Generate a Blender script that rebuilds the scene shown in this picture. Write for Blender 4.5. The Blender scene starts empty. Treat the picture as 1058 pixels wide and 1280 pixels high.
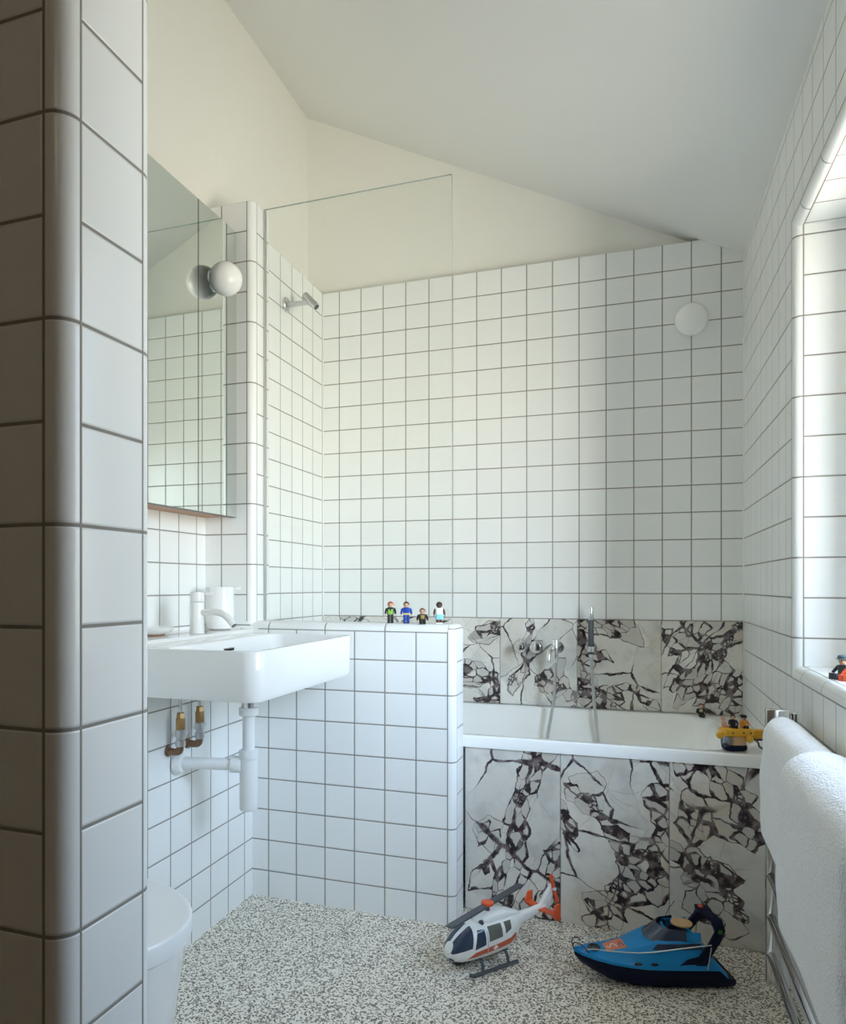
import bpy, bmesh, math, random
from mathutils import Vector, Matrix, noise
random.seed(7)
PI = math.pi
S = bpy.context.scene
COL = S.collection

# ------------------------------------------------------------------ materials
def srgb(r, g, b):
    f = lambda c: (c/255/12.92) if c/255 <= .04045 else ((c/255+.055)/1.055)**2.4
    return (f(r), f(g), f(b), 1)

def mat(name, col, rough=.5, metal=0, spec=.5, coat=0, bump=None, sss=0, trans=0, ior=1.45):
    m = bpy.data.materials.new(name); m.use_nodes = True
    nt = m.node_tree; b = nt.nodes['Principled BSDF']
    b.inputs['Base Color'].default_value = col if len(col) == 4 else (*col, 1)
    b.inputs['Roughness'].default_value = rough
    b.inputs['Metallic'].default_value = metal
    b.inputs['Specular IOR Level'].default_value = spec
    b.inputs['Coat Weight'].default_value = coat
    b.inputs['IOR'].default_value = ior
    if trans: b.inputs['Transmission Weight'].default_value = trans
    if sss:
        b.inputs['Subsurface Weight'].default_value = sss
        b.inputs['Subsurface Radius'].default_value = (.02, .02, .02)
    if bump:
        sc, dist, detail = bump
        tc = nt.nodes.new('ShaderNodeNewGeometry')
        n = nt.nodes.new('ShaderNodeTexNoise'); n.inputs['Scale'].default_value = sc; n.inputs['Detail'].default_value = detail
        nt.links.new(tc.outputs['Position'], n.inputs['Vector'])
        bp = nt.nodes.new('ShaderNodeBump'); bp.inputs['Distance'].default_value = dist; bp.inputs['Strength'].default_value = 1
        nt.links.new(n.outputs['Fac'], bp.inputs['Height']); nt.links.new(bp.outputs['Normal'], b.inputs['Normal'])
    return m

class NB:                                  # tiny node helper
    def __init__(s, m): s.nt = m.node_tree; s.b = s.nt.nodes['Principled BSDF']
    def n(s, t, **kw):
        x = s.nt.nodes.new(t)
        for k, v in kw.items(): setattr(x, k, v)
        return x
    def l(s, a, b): s.nt.links.new(a, b)
    def math(s, op, a, b=None, c=None, clamp=False):
        x = s.n('ShaderNodeMath', operation=op, use_clamp=clamp)
        for i, v in enumerate((a, b, c)):
            if v is None: continue
            if isinstance(v, (int, float)): x.inputs[i].default_value = v
            else: s.l(v, x.inputs[i])
        return x.outputs[0]
    def smooth(s, v, lo, hi, a=0., b=1.):
        x = s.n('ShaderNodeMapRange', interpolation_type='SMOOTHSTEP')
        for i, q in ((0, v), (1, lo), (2, hi), (3, a), (4, b)):
            if isinstance(q, (int, float)): x.inputs[i].default_value = q
            else: s.l(q, x.inputs[i])
        return x.outputs[0]
    def mix(s, f, a, b, mode='MIX'):
        x = s.n('ShaderNodeMix', data_type='RGBA', blend_type=mode)
        for i, q in ((0, f), (6, a), (7, b)):
            if isinstance(q, (int, float)): x.inputs[i].default_value = q
            elif isinstance(q, tuple): x.inputs[i].default_value = q
            else: s.l(q, x.inputs[i])
        return x.outputs[2]

TILE = (.80, .80, .785, 1)
GROUT = (.29, .27, .24, 1)
PITCH, GW = .1, .0036
def tile_mat(name, au, ou, av=2, ov=.085, single=False, pu=PITCH):
    """glazed square tiles on world-space grid: au/av = world axes, ou/ov = where a joint lies"""
    m = mat(name, TILE, .22, spec=.5); k = NB(m)
    g = k.n('ShaderNodeNewGeometry'); sp = k.n('ShaderNodeSeparateXYZ'); k.l(g.outputs['Position'], sp.inputs[0])
    def line(ax, off, p):
        u = k.math('DIVIDE', k.math('SUBTRACT', sp.outputs[ax], off), p)
        fr = k.math('FRACT', k.math('ADD', u, .5))
        d = k.math('MULTIPLY', k.math('ABSOLUTE', k.math('SUBTRACT', fr, .5)), p)
        return u, d
    u, du = line(au, ou, pu)
    if single: d = du; v = None
    else:
        v, dv = line(av, ov, PITCH); d = k.math('MINIMUM', du, dv)
    joint = k.smooth(d, GW/2-.0004, GW/2+.0005, 1., 0.)
    cx = k.n('ShaderNodeCombineXYZ'); k.l(k.math('FLOOR', u), cx.inputs[0])
    if v is not None: k.l(k.math('FLOOR', v), cx.inputs[1])
    wn = k.n('ShaderNodeTexWhiteNoise', noise_dimensions='3D'); k.l(cx.outputs[0], wn.inputs['Vector'])
    tone = k.mix(wn.outputs['Value'], (.865, .875, .86, 1), (.89, .90, .885, 1))
    ns = k.n('ShaderNodeTexNoise'); ns.inputs['Scale'].default_value = 30; ns.inputs['Detail'].default_value = 4
    k.l(g.outputs['Position'], ns.inputs['Vector'])
    gr = k.mix(ns.outputs['Fac'], (.235, .22, .195, 1), (.34, .32, .285, 1))
    k.l(k.mix(joint, tone, gr), k.b.inputs['Base Color'])
    k.l(k.smooth(joint, 0., 1., .24, .85), k.b.inputs['Roughness'])
    # pillow edge + soft unevenness of the glaze, slight tilt per tile
    edge = k.smooth(d, GW/2-.0003, GW/2+.0022, 0., 1.)
    n2 = k.n('ShaderNodeTexNoise'); n2.inputs['Scale'].default_value = 14; n2.inputs['Detail'].default_value = 1
    k.l(g.outputs['Position'], n2.inputs['Vector'])
    h = k.math('ADD', edge, k.math('MULTIPLY', n2.outputs['Fac'], .55))
    bp = k.n('ShaderNodeBump'); bp.inputs['Distance'].default_value = .0011; bp.inputs['Strength'].default_value = .75
    k.l(h, bp.inputs['Height']); k.l(bp.outputs['Normal'], k.b.inputs['Normal'])
    return m
_bn = {}
def bull_mat(ax, off):                      # quarter-round trim tiles, a joint every 20 cm along one axis
    key = (ax, round(off, 4))
    if key not in _bn: _bn[key] = tile_mat('bullnose_glaze_%s_%d' % ('xyz'[ax], len(_bn)), ax, off, single=True, pu=.2)
    return _bn[key]

M_grout = mat('grout', GROUT, .85)
M_plaster = mat('cream_plaster', (.88, .865, .81), .75, bump=(9, .004, 4), spec=.25)
M_ceil = mat('white_ceiling_paint', (.80, .80, .78), .7, bump=(5, .003, 2), spec=.25)
M_hall = mat('hallway_paint', (.52, .48, .42), .8)
M_hallfloor = mat('hallway_boards', (.20, .13, .08), .6)
M_cer = mat('white_ceramic', (.88, .885, .87), .12, coat=.3)
M_enamel = mat('white_enamel', (.93, .935, .92), .15, coat=.3)
M_whitepl = mat('white_plastic', (.82, .83, .82), .3)
M_chrome = mat('chrome', (.80, .81, .82), .12, metal=1)
M_steel = mat('brushed_steel', (.62, .63, .63), .3, metal=1)
M_brass = mat('brass', (.46, .30, .14), .38, metal=1)
M_bronze = mat('old_copper', (.28, .17, .11), .42, metal=1)
M_opal = mat('opal_glass', (.90, .90, .88), .25, coat=.2, sss=.7)
M_mirror = mat('mirror', (.80, .85, .82), .01, metal=1)
M_wood = mat('cabinet_wood', (.45, .25, .15), .5, bump=(60, .0006, 3))
M_black = mat('black_gap', (.015, .015, .015), .6)
M_dgrey = mat('dark_grey_plastic', (.075, .085, .095), .42)
M_white_toy = mat('white_toy_plastic', (.82, .83, .80), .3)
M_red = mat('orange_red_plastic', (.72, .11, .035), .35)
M_redstripe = mat('brick_red_stripe', (.50, .10, .045), .4)
M_tint = mat('tinted_toy_window', (.03, .045, .085), .08, coat=.4)
M_tint2 = mat('grey_toy_window', (.12, .13, .11), .12, coat=.4)
M_blue = mat('bright_blue_plastic', (.008, .25, .60), .32, spec=.4)
M_navy = mat('navy_plastic', (.004, .008, .032), .45, spec=.22)
M_tan = mat('tan_plastic', (.62, .40, .20), .45)
M_yellow = mat('yellow_plastic', (.72, .38, .02), .35)
M_orange = mat('orange_plastic', (.80, .20, .02), .4)
M_stickerO = mat('sticker_orange', (.70, .22, .10), .4)
M_sill = mat('glazed_ledge', (.80, .79, .765), .1, coat=.3)

def terrazzo():
    m = mat('terrazzo', (.6, .57, .5), .42, spec=.4); k = NB(m)
    g = k.n('ShaderNodeNewGeometry')
    def vor(sc, feat='F1'):
        v = k.n('ShaderNodeTexVoronoi', feature=feat); v.inputs['Scale'].default_value = sc
        k.l(g.outputs['Position'], v.inputs['Vector']); return v
    v1 = vor(245); sep = k.n('ShaderNodeSeparateColor'); k.l(v1.outputs['Color'], sep.inputs[0])
    r = sep.outputs[0]; gch = sep.outputs[1]
    base = k.mix(gch, (.95, .91, .80, 1), (.86, .80, .68, 1))
    dark = k.mix(gch, (.03, .026, .022, 1), (.20, .155, .11, 1))
    isd = k.math('GREATER_THAN', r, .69)
    c = k.mix(isd, base, dark)
    tan = k.math('LESS_THAN', r, .12)
    c = k.mix(tan, c, (.40, .30, .21, 1))
    v2 = vor(245, 'DISTANCE_TO_EDGE')
    ed = k.smooth(v2.outputs['Distance'], .03, .10, 1., 0.)
    c = k.mix(k.math('MULTIPLY', ed, .55), c, (.78, .74, .66, 1))
    # slab joints
    sp = k.n('ShaderNodeSeparateXYZ'); k.l(g.outputs['Position'], sp.inputs[0])
    def dl(ax, off):
        u = k.math('DIVIDE', k.math('SUBTRACT', sp.outputs[ax], off), .6)
        return k.math('MULTIPLY', k.math('ABSOLUTE', k.math('SUBTRACT', k.math('FRACT', k.math('ADD', u, .5)), .5)), .6)
    d = k.math('MINIMUM', dl(0, -.2015), dl(1, 1.43))
    j = k.smooth(d, .0012, .0022, .8, 0.)
    c = k.mix(j, c, (.38, .36, .31, 1))
    k.l(c, k.b.inputs['Base Color'])
    return m

def marble(name, off, segs, warm=.3, big=5.2, tone=0., ang=.6):
    """breccia marble: pale clasts of every size, dark purple web along the given belts (x1, z1, x2, z2, radius)"""
    m = mat(name, (.7, .68, .63), .14, coat=.2); k = NB(m)
    g = k.n('ShaderNodeNewGeometry'); sp = k.n('ShaderNodeSeparateXYZ'); k.l(g.outputs['Position'], sp.inputs[0])
    X, Z = sp.outputs[0], sp.outputs[2]
    cb = k.n('ShaderNodeCombineXYZ'); k.l(k.math('ADD', X, off[0]), cb.inputs[0]); k.l(k.math('ADD', Z, off[1]), cb.inputs[1])
    P = cb.outputs[0]
    def noi(sc, det=4, rough=.5, vec=None):
        n = k.n('ShaderNodeTexNoise', noise_dimensions='2D'); n.inputs['Scale'].default_value = sc; n.inputs['Detail'].default_value = det
        n.inputs['Roughness'].default_value = rough; k.l(vec or P, n.inputs['Vector']); return n
    def warp(src, sc, amp, det=2):
        w = k.n('ShaderNodeVectorMath', operation='MULTIPLY_ADD'); k.l(noi(sc, det, vec=src).outputs['Color'], w.inputs[0])
        w.inputs[1].default_value = (amp, amp, amp); k.l(src, w.inputs[2]); return w.outputs[0]
    W = warp(warp(warp(P, 5, .055), 22, .013, 2), 70, .0050, 3)
    def mapn(vec, kind):                             # stones are drawn out along one direction
        m_ = k.n('ShaderNodeMapping', vector_type=kind); k.l(vec, m_.inputs['Vector'])
        m_.inputs['Rotation'].default_value = (0, 0, ang); m_.inputs['Scale'].default_value = (1.22, .80, 1); return m_.outputs[0]
    WS = mapn(W, 'TEXTURE')
    def edge(sc):
        v = k.n('ShaderNodeTexVoronoi', feature='DISTANCE_TO_EDGE', voronoi_dimensions='2D'); v.inputs['Scale'].default_value = sc
        k.l(WS, v.inputs['Vector']); return v.outputs['Distance']
    def vcell(sc):                                   # random value and centre of the stone a point lies in
        v = k.n('ShaderNodeTexVoronoi', voronoi_dimensions='2D'); v.inputs['Scale'].default_value = sc; k.l(WS, v.inputs['Vector'])
        c = k.n('ShaderNodeSeparateColor'); k.l(v.outputs['Color'], c.inputs[0]); return c, mapn(v.outputs['Position'], 'POINT')
    def belt(vec):                                   # distance of a point to the nearest belt
        wn = k.n('ShaderNodeSeparateXYZ'); k.l(vec, wn.inputs[0])
        px = k.math('SUBTRACT', wn.outputs[0], off[0]+.0365); pz = k.math('SUBTRACT', wn.outputs[1], off[1]+.0365)
        D = None
        for x1, z1, x2, z2, r in segs:
            dx, dz = x2-x1, z2-z1; L2 = dx*dx+dz*dz
            ax = k.math('SUBTRACT', px, x1); az = k.math('SUBTRACT', pz, z1)
            t = k.math('MULTIPLY_ADD', ax, dx/L2, k.math('MULTIPLY', az, dz/L2), clamp=True)
            ex = k.math('MULTIPLY_ADD', t, -dx, ax); ez = k.math('MULTIPLY_ADD', t, -dz, az)
            d = k.math('SUBTRACT', k.math('SQRT', k.math('ADD', k.math('MULTIPLY', ex, ex), k.math('MULTIPLY', ez, ez))), r)
            D = d if D is None else k.math('MINIMUM', D, d)
        return D
    SM, MD = 31., 13.
    e1, e2, e3 = edge(big), edge(MD), edge(SM)
    c1, p1 = vcell(big); c2, p2 = vcell(MD); c3, p3 = vcell(SM)
    core = k.smooth(belt(p3), .004, .006, 1., 0.)           # whole small stones, so the belt ends on stone outlines
    halo = k.smooth(belt(p2), .010, .012, 1., 0.)
    near = k.smooth(belt(P), .0, .07, 1., 0.)
    wv = noi(8, 3).outputs['Fac']
    # joints between the big stones: hairlines that swell near the belts
    t1 = k.math('ADD', k.smooth(wv, .46, .66, .003, .020), k.math('MULTIPLY', near, k.smooth(wv, .42, .60, .0, .035)))
    d1 = k.math('MULTIPLY', k.smooth(e1, k.math('MULTIPLY', t1, .6), k.math('ADD', t1, .012), 1., 0.), k.smooth(noi(4, 2).outputs['Fac'], .40, .50, .15, 1.))
    t2 = k.math('MULTIPLY', k.smooth(c2.outputs[1], .1, 1., .02, .17), k.smooth(noi(15, 2).outputs['Fac'], .36, .62, .1, 1.25))
    d2 = k.math('MULTIPLY', k.smooth(e2, k.math('MULTIPLY', t2, .70), k.math('ADD', t2, .025), 1., 0.), k.math('MULTIPLY', halo, k.math('SUBTRACT', 1., core)))
    t3 = k.math('ADD', k.math('MULTIPLY', k.smooth(c3.outputs[1], .0, 1., .04, .26), k.smooth(noi(13, 2).outputs['Fac'], .36, .58, .08, 1.7)), k.math('MULTIPLY', k.math('GREATER_THAN', c3.outputs[2], .80), .6))
    d3 = k.math('MULTIPLY', k.smooth(e3, k.math('MULTIPLY', t3, .70), k.math('ADD', t3, .05), 1., 0.), core)
    peb = k.math('MULTIPLY', k.smooth(edge(72.), .10, .22), k.smooth(noi(24, 2).outputs['Fac'], .46, .56, 0., .85))
    d3 = k.math('MULTIPLY', d3, k.math('SUBTRACT', 1., k.math('MULTIPLY', peb, k.math('GREATER_THAN', c3.outputs[2], .80))))
    dark = k.math('MAXIMUM', d1, k.math('MAXIMUM', d2, d3))
    base = k.mix(c1.outputs[0], (.84-tone, .82-tone, .77-tone, 1), (.70-tone, .685-tone, .64-tone, 1))
    base = k.mix(k.math('MULTIPLY', halo, k.math('MULTIPLY', c2.outputs[0], .7)), base, (.52, .48, .43, 1))
    base = k.mix(k.math('MULTIPLY', core, c3.outputs[0]), base, (.56, .53, .49, 1))
    base = k.mix(k.smooth(noi(4.2, 5).outputs['Fac'], .47, .66, 0., warm), base, (.62, .51, .38, 1))
    base = k.mix(k.smooth(noi(11, 5).outputs['Fac'], .48, .75, 0., .45), base, (.44, .44, .43, 1))
    base = k.mix(k.smooth(noi(40, 4).outputs['Fac'], .5, .8, 0., .25), base, (.48, .47, .45, 1))
    hair = k.math('MULTIPLY', k.smooth(edge(10.5), .0, .014, 1., 0.), k.smooth(noi(5, 2).outputs['Fac'], .48, .62, 0., .55))
    base = k.mix(hair, base, (.28, .26, .25, 1))
    vein = k.mix(k.smooth(noi(34, 5).outputs['Fac'], .42, .68), (.036, .025, .029, 1), (.20, .16, .158, 1))
    c = k.mix(dark, base, vein)
    k.l(c, k.b.inputs['Base Color'])
    return m

def thin_glass(name, tint, base=.035):
    m = bpy.data.materials.new(name); m.use_nodes = True; nt = m.node_tree
    nt.nodes.remove(nt.nodes['Principled BSDF'])
    tr = nt.nodes.new('ShaderNodeBsdfTransparent'); tr.inputs[0].default_value = tint
    gl = nt.nodes.new('ShaderNodeBsdfGlossy'); gl.inputs['Roughness'].default_value = .01; gl.inputs[0].default_value = (1, 1, 1, 1)
    lw = nt.nodes.new('ShaderNodeLayerWeight')
    pw = nt.nodes.new('ShaderNodeMath'); pw.operation = 'POWER'; pw.inputs[1].default_value = 5
    ml = nt.nodes.new('ShaderNodeMath'); ml.operation = 'MULTIPLY_ADD'; ml.inputs[1].default_value = .6; ml.inputs[2].default_value = base
    mx = nt.nodes.new('ShaderNodeMixShader'); L = nt.links.new
    L(lw.outputs['Facing'], pw.inputs[0]); L(pw.outputs[0], ml.inputs[0]); L(ml.outputs[0], mx.inputs[0])
    L(tr.outputs[0], mx.inputs[1]); L(gl.outputs[0], mx.inputs[2]); L(mx.outputs[0], nt.nodes['Material Output'].inputs[0])
    return m
M_glass = thin_glass('shower_glass', (.985, .992, .988, 1), .018)
M_glassedge = mat('glass_edge', (.33, .40, .37), .2)
M_pane = thin_glass('window_glass', (.98, .99, .985, 1))
M_dome = thin_glass('clear_toy_dome', (.55, .68, .88, 1), .08)

def towel_mat():
    m = mat('terry_cloth', (.95, .96, .965), .95, spec=.1); k = NB(m)
    k.b.inputs['Sheen Weight'].default_value = .35
    g = k.n('ShaderNodeNewGeometry')
    n1 = k.n('ShaderNodeTexNoise'); n1.inputs['Scale'].default_value = 260; n1.inputs['Detail'].default_value = 3
    n2 = k.n('ShaderNodeTexNoise'); n2.inputs['Scale'].default_value = 40; n2.inputs['Detail'].default_value = 3
    for n in (n1, n2): k.l(g.outputs['Position'], n.inputs['Vector'])
    h = k.math('ADD', n1.outputs['Fac'], k.math('MULTIPLY', n2.outputs['Fac'], 1.2))
    bp = k.n('ShaderNodeBump'); bp.inputs['Distance'].default_value = .006; bp.inputs['Strength'].default_value = .7
    k.l(h, bp.inputs['Height']); k.l(bp.outputs['Normal'], k.b.inputs['Normal'])
    return m
M_towel = towel_mat()

# ------------------------------------------------------------------ mesh helpers
def V(*a): return Vector(a)
def link(name, bm, mats, parent=None, angle=35, recalc=True):
    me = bpy.data.meshes.new(name)
    if recalc: bmesh.ops.recalc_face_normals(bm, faces=bm.faces)
    bm.to_mesh(me); bm.free()
    me.shade_smooth(); me.set_sharp_from_angle(angle=math.radians(angle))
    for m in (mats if isinstance(mats, (list, tuple)) else [mats]): me.materials.append(m)
    o = bpy.data.objects.new(name, me); COL.objects.link(o)
    if parent: o.parent = parent
    return o
def B(): return bmesh.new()
def face(bm, vs, mi=0):
    try: f = bm.faces.new(vs); f.material_index = mi; return f
    except ValueError: return None
def box(bm, x0, x1, y0, y1, z0, z1, bev=0, seg=2, mi=0, mx=None):
    r = bmesh.ops.create_cube(bm, size=1)
    vs = r['verts']
    for v in vs: v.co = V(x0+(v.co.x+.5)*(x1-x0), y0+(v.co.y+.5)*(y1-y0), z0+(v.co.z+.5)*(z1-z0))
    es = list({e for v in vs for e in v.link_edges})
    if bev:
        r = bmesh.ops.bevel(bm, geom=es, offset=bev, segments=seg, profile=.5, affect='EDGES')
        vs = list({v for f in r['faces'] for v in f.verts} | {v for v in vs if v.is_valid})
    fs = {f for v in vs for f in v.link_faces}
    for f in fs: f.material_index = mi
    if mx is not None:
        for v in vs: v.co = mx @ v.co
    return vs
def rings(bm, rs, cap=(True, True), closed=True, mi=0):
    """loft through rings (lists of points of equal length)"""
    vr = [[bm.verts.new(p) for p in r] for r in rs]
    n = len(vr[0])
    for a, b in zip(vr, vr[1:]):
        for i in range(n if closed else n-1):
            j = (i+1) % n
            face(bm, (a[i], a[j], b[j], b[i]), mi)
    if cap[0]: face(bm, vr[0][::-1], mi)
    if cap[1]: face(bm, vr[-1], mi)
    return vr
def lathe(bm, prof, c=(0, 0, 0), axis=(0, 0, 1), seg=32, mi=0, cap=(True, True)):
    ax = Vector(axis).normalized(); q = V(0, 0, 1).rotation_difference(ax).to_matrix(); c = Vector(c)
    rs = []
    for r, h in prof:
        r = max(r, 1e-5)
        rs.append([c+q @ V(r*math.cos(2*PI*i/seg), r*math.sin(2*PI*i/seg), h) for i in range(seg)])
    return rings(bm, rs, cap, mi=mi)
def cyl(bm, a, b, r, seg=24, bev=.0, mi=0, r2=None):
    a, b = Vector(a), Vector(b); L = (b-a).length; r2 = r if r2 is None else r2
    if bev: prof = [(r-bev, 0), (r-bev*.3, bev*.3), (r, bev), (r2, L-bev), (r2-bev*.3, L-bev*.3), (r2-bev, L)]
    else: prof = [(r, 0), (r2, L)]
    lathe(bm, prof, a, b-a, seg, mi)
def tube(bm, pts, r, seg=12, mi=0, cap=(True, True), smooth=0):
    pts = [Vector(p) for p in pts]
    rad = list(r) if isinstance(r, (list, tuple)) else [r]*len(pts)
    for _ in range(smooth):                  # Chaikin keeps the ends
        q = [pts[0]]; qr = [rad[0]]
        for i in range(len(pts)-1):
            a, b = pts[i], pts[i+1]; ra, rb = rad[i], rad[i+1]
            q += [a*.75+b*.25, a*.25+b*.75]; qr += [ra*.75+rb*.25, ra*.25+rb*.75]
        q.append(pts[-1]); qr.append(rad[-1]); pts, rad = q, qr
    t0 = (pts[1]-pts[0]).normalized()
    up = V(0, 0, 1) if abs(t0.z) < .9 else V(1, 0, 0)
    nrm = (up - t0*up.dot(t0)).normalized(); rs = []
    for i, p in enumerate(pts):
        t = ((pts[min(i+1, len(pts)-1)]-pts[i]).normalized()+(pts[i]-pts[max(i-1, 0)]).normalized())
        t = t.normalized() if t.length > 1e-9 else t0
        nrm = (nrm - t*nrm.dot(t)).normalized(); bi = t.cross(nrm)
        rs.append([p+(nrm*math.cos(2*PI*k/seg)+bi*math.sin(2*PI*k/seg))*rad[i] for k in range(seg)])
    return rings(bm, rs, cap, mi=mi)
def ball(bm, c, rx, ry=None, rz=None, seg=24, mi=0):
    ry = ry or rx; rz = rz or rx; c = Vector(c)
    r = bmesh.ops.create_uvsphere(bm, u_segments=seg, v_segments=max(8, seg*2//3), radius=1)
    for v in r['verts']: v.co = c+V(v.co.x*rx, v.co.y*ry, v.co.z*rz)
    for f in {f for v in r['verts'] for f in v.link_faces}: f.material_index = mi
    return r['verts']
def prism(bm, poly, axis, a, b, mi=0):
    """extrude a 2-D polygon along a world axis from a to b (poly in the other two axes, cyclic order)"""
    def P(p, t):
        q = [0, 0, 0]; o = [i for i in range(3) if i != axis]
        q[o[0]], q[o[1]], q[axis] = p[0], p[1], t; return q
    return rings(bm, [[P(p, a) for p in poly], [P(p, b) for p in poly]], mi=mi)
def rrect(cx, cy, hx, hy, r, z, n=6):
    r = min(r, hx, hy); out = []
    for sx, sy, a0 in ((1, 1, 0), (-1, 1, 90), (-1, -1, 180), (1, -1, 270)):
        for i in range(n+1):
            a = math.radians(a0+90*i/n)
            out.append(V(cx+sx*(hx-r)+r*math.cos(a), cy+sy*(hy-r)+r*math.sin(a), z))
    return out
def tag(o, label=None, cat=None, group=None, kind=None):
    if label: o['label'] = label
    if cat: o['category'] = cat
    if group: o['group'] = group
    if kind: o['kind'] = kind
    return o
def thing(name, label, cat, loc=(0, 0, 0), rz=0, group=None):
    o = bpy.data.objects.new(name, None); COL.objects.link(o); o.empty_display_size = .05
    o.location = loc; o.rotation_euler = (0, 0, rz)
    return tag(o, label, cat, group)
def struct(o, label, cat='wall'): return tag(o, label, cat, kind='structure')

# ------------------------------------------------------------------ the room
XR, YB, XS, XLL, XLU = .3756, 2.931, -1.2756, -1.183, -1.37
YH, YHB, XHE, ZH = 2.137, 2.262, -.5005, .8975
XPE, ZT, YPL = -1.179, 2.2833, 2.975
def zc(x): return 2.2911-.507*(x-.2159)

bm = B(); box(bm, -1.6, .75, .70, 3.1, -.1, 0)
struct(link('floor', bm, terrazzo()), 'speckled beige and black terrazzo bathroom floor', 'floor')
bm = B(); prism(bm, [(-1.7, zc(-1.7)), (-1.7, zc(-1.7)+.15), (.9, zc(.9)+.15), (.9, zc(.9))], 1, .5, 3.15)
struct(link('ceiling', bm, M_ceil), 'sloping white painted ceiling falling to the right', 'ceiling')

# back wall: cream plaster behind, tiled build-out in front
bm = B(); prism(bm, [(-1.7, -.1), (.75, -.1), (.75, zc(.75)+.05), (-1.7, zc(-1.7)+.05)], 1, YPL, 3.12)
struct(link('wall_back', bm, M_plaster), 'cream plastered gable above the white tiles of the back wall')
bm = B()
xa = .2159+(2.2911-ZT)/.507
prism(bm, [(XLU, 0), (XR+.02, 0), (XR+.02, zc(XR+.02)), (xa, ZT), (XLU, ZT)], 1, YB, YPL)
struct(link('wall_back_tiled', bm, tile_mat('tiles_back', 0, -1.1984)), 'white square tiled back wall above the bath')

# left: one tall wall, tiles below and plaster above
bm = B(); box(bm, XLU-.2, XLU, .5, YPL+.1, -.1, 3.3)
struct(link('wall_left', bm, M_plaster), 'cream plastered wall on the left above the mirror cabinet')
bm = B(); box(bm, XLU-.001, XLU+.0, .70, YH, .86, ZT); 
for v in bm.verts:
    if v.co.x > XLU-.0005: v.co.x = XLU+.008
struct(link('wall_left_tiled', bm, tile_mat('tiles_left_upper', 1, 1.8863)), 'white tiled wall behind the basin tap and mirror cabinet')
bm = B(); box(bm, XLU, XLL, .70, YH, 0, .8605); box(bm, XLU, XLL+.001, .70, YH, .8605, .873, .0008, 1, mi=1)
struct(link('wall_left_lower', bm, [tile_mat('tiles_left_lower', 1, 1.5868), M_sill]), 'low tiled boxed-out wall carrying the basin, with white ledge')
bm = B(); box(bm, XLU, XS, YHB, YB, .3, ZT)
struct(link('wall_left_shower', bm, tile_mat('tiles_shower_left', 1, 2.5246)), 'tiled side wall of the shower with the shower arm')

def edges_bevel(bm, sel, off, seg=7):
    es = [e for e in bm.edges if sel((e.verts[0].co+e.verts[1].co)/2, e.verts[1].co-e.verts[0].co)]
    bmesh.ops.bevel(bm, geom=es, offset=off, segments=seg, profile=.5, affect='EDGES')
    bm.normal_update()
R = .0224
# half wall in front of the bath with rounded cap and end
bm = B(); box(bm, XLU, XHE, YH, YHB, 0, ZH)
edges_bevel(bm, lambda c, d: (abs(d.z) > .1 and c.x > XHE-.01) or (c.z > ZH-.01 and (abs(d.x) > .1 or c.x > XHE-.01)), R)
for f in bm.faces:
    n = f.normal; c = f.calc_center_median()
    if n.y < -.999: f.material_index = 0
    elif n.x > .999: f.material_index = 1
    elif abs(n.y) > .999: f.material_index = 0
    elif n.z > .999: f.material_index = 2
    elif abs(n.z) > .02 and c.x < XHE-R*.9: f.material_index = 2
    else: f.material_index = 3
TE = .0006
box(bm, -1.16, XHE-R, YH-TE*.4, YH+.01, ZH-R-.0032, ZH-R, mi=4)             # joint under the cap
box(bm, XHE-R-.0032, XHE-R, YH-TE*.4, YH+.01, 0, ZH-R, mi=4)
box(bm, XHE-.01, XHE+TE*.4, YH+R, YH+R+.0026, 0, ZH-R, mi=4)
struct(link('wall_half', bm, [tile_mat('tiles_half_front', 0, -.5229), tile_mat('tiles_half_end', 1, YH+R+.001), bull_mat(0, -.5229), bull_mat(2, .085), M_grout], recalc=False),
       'low white tiled half wall with rounded cap beside the bath')
# pier between basin niche and shower
bm = B(); box(bm, XLU, XPE, YH, YHB, ZH-R, ZT)
edges_bevel(bm, lambda c, d: abs(d.z) > .1 and c.x > XPE-.01, R)
for f in bm.faces:
    n = f.normal
    f.material_index = 0 if abs(n.y) > .999 else 1 if n.x > .999 else 3 if abs(n.z) > .9 else 2
box(bm, XPE-R-.0028, XPE-R, YH-TE*.4, YH+.01, ZH, ZT, mi=4)
box(bm, XPE-.01, XPE+TE*.4, YH+R, YH+R+.0026, ZH, ZT, mi=4)
struct(link('wall_pier', bm, [tile_mat('tiles_pier', 0, -1.2990), tile_mat('tiles_pier_side', 1, YH+R-.002), bull_mat(2, .085), M_plaster, M_grout], recalc=False),
       'narrow white tiled pier between mirror cabinet and glass screen')
# front partition with doorway (the camera looks through it)
YF, YFB, XFE = .5625, .706, -.5155
bm = B(); box(bm, XLU-.2, XFE, YF, YFB, -.1, 3.3)
edges_bevel(bm, lambda c, d: abs(d.z) > .1 and c.x > XFE-.01, .0222)
for f in bm.faces:
    n = f.normal
    f.material_index = 0 if abs(n.y) > .999 else 1 if n.x > .999 else 2
for x0, x1, y0, y1 in ((XFE-.0222-.0032, XFE-.0222, YF-TE*.4, YF+.01), (XFE-.01, XFE+TE*.4, YF+.0222, YF+.0222+.0026), (XFE-.01, XFE+TE*.4, YFB-.0222-.002, YFB-.0222)):
    box(bm, x0, x1, y0, y1, 0, 3, mi=3)
struct(link('wall_front', bm, [tile_mat('tiles_front', 0, -.5377-.0016, ov=.0755), tile_mat('tiles_front_reveal', 1, YF+.0222, ov=.0755), bull_mat(2, .0755), M_grout], recalc=False),
       'tiled end of the front wall with rounded edge, close to the viewer on the left')
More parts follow.
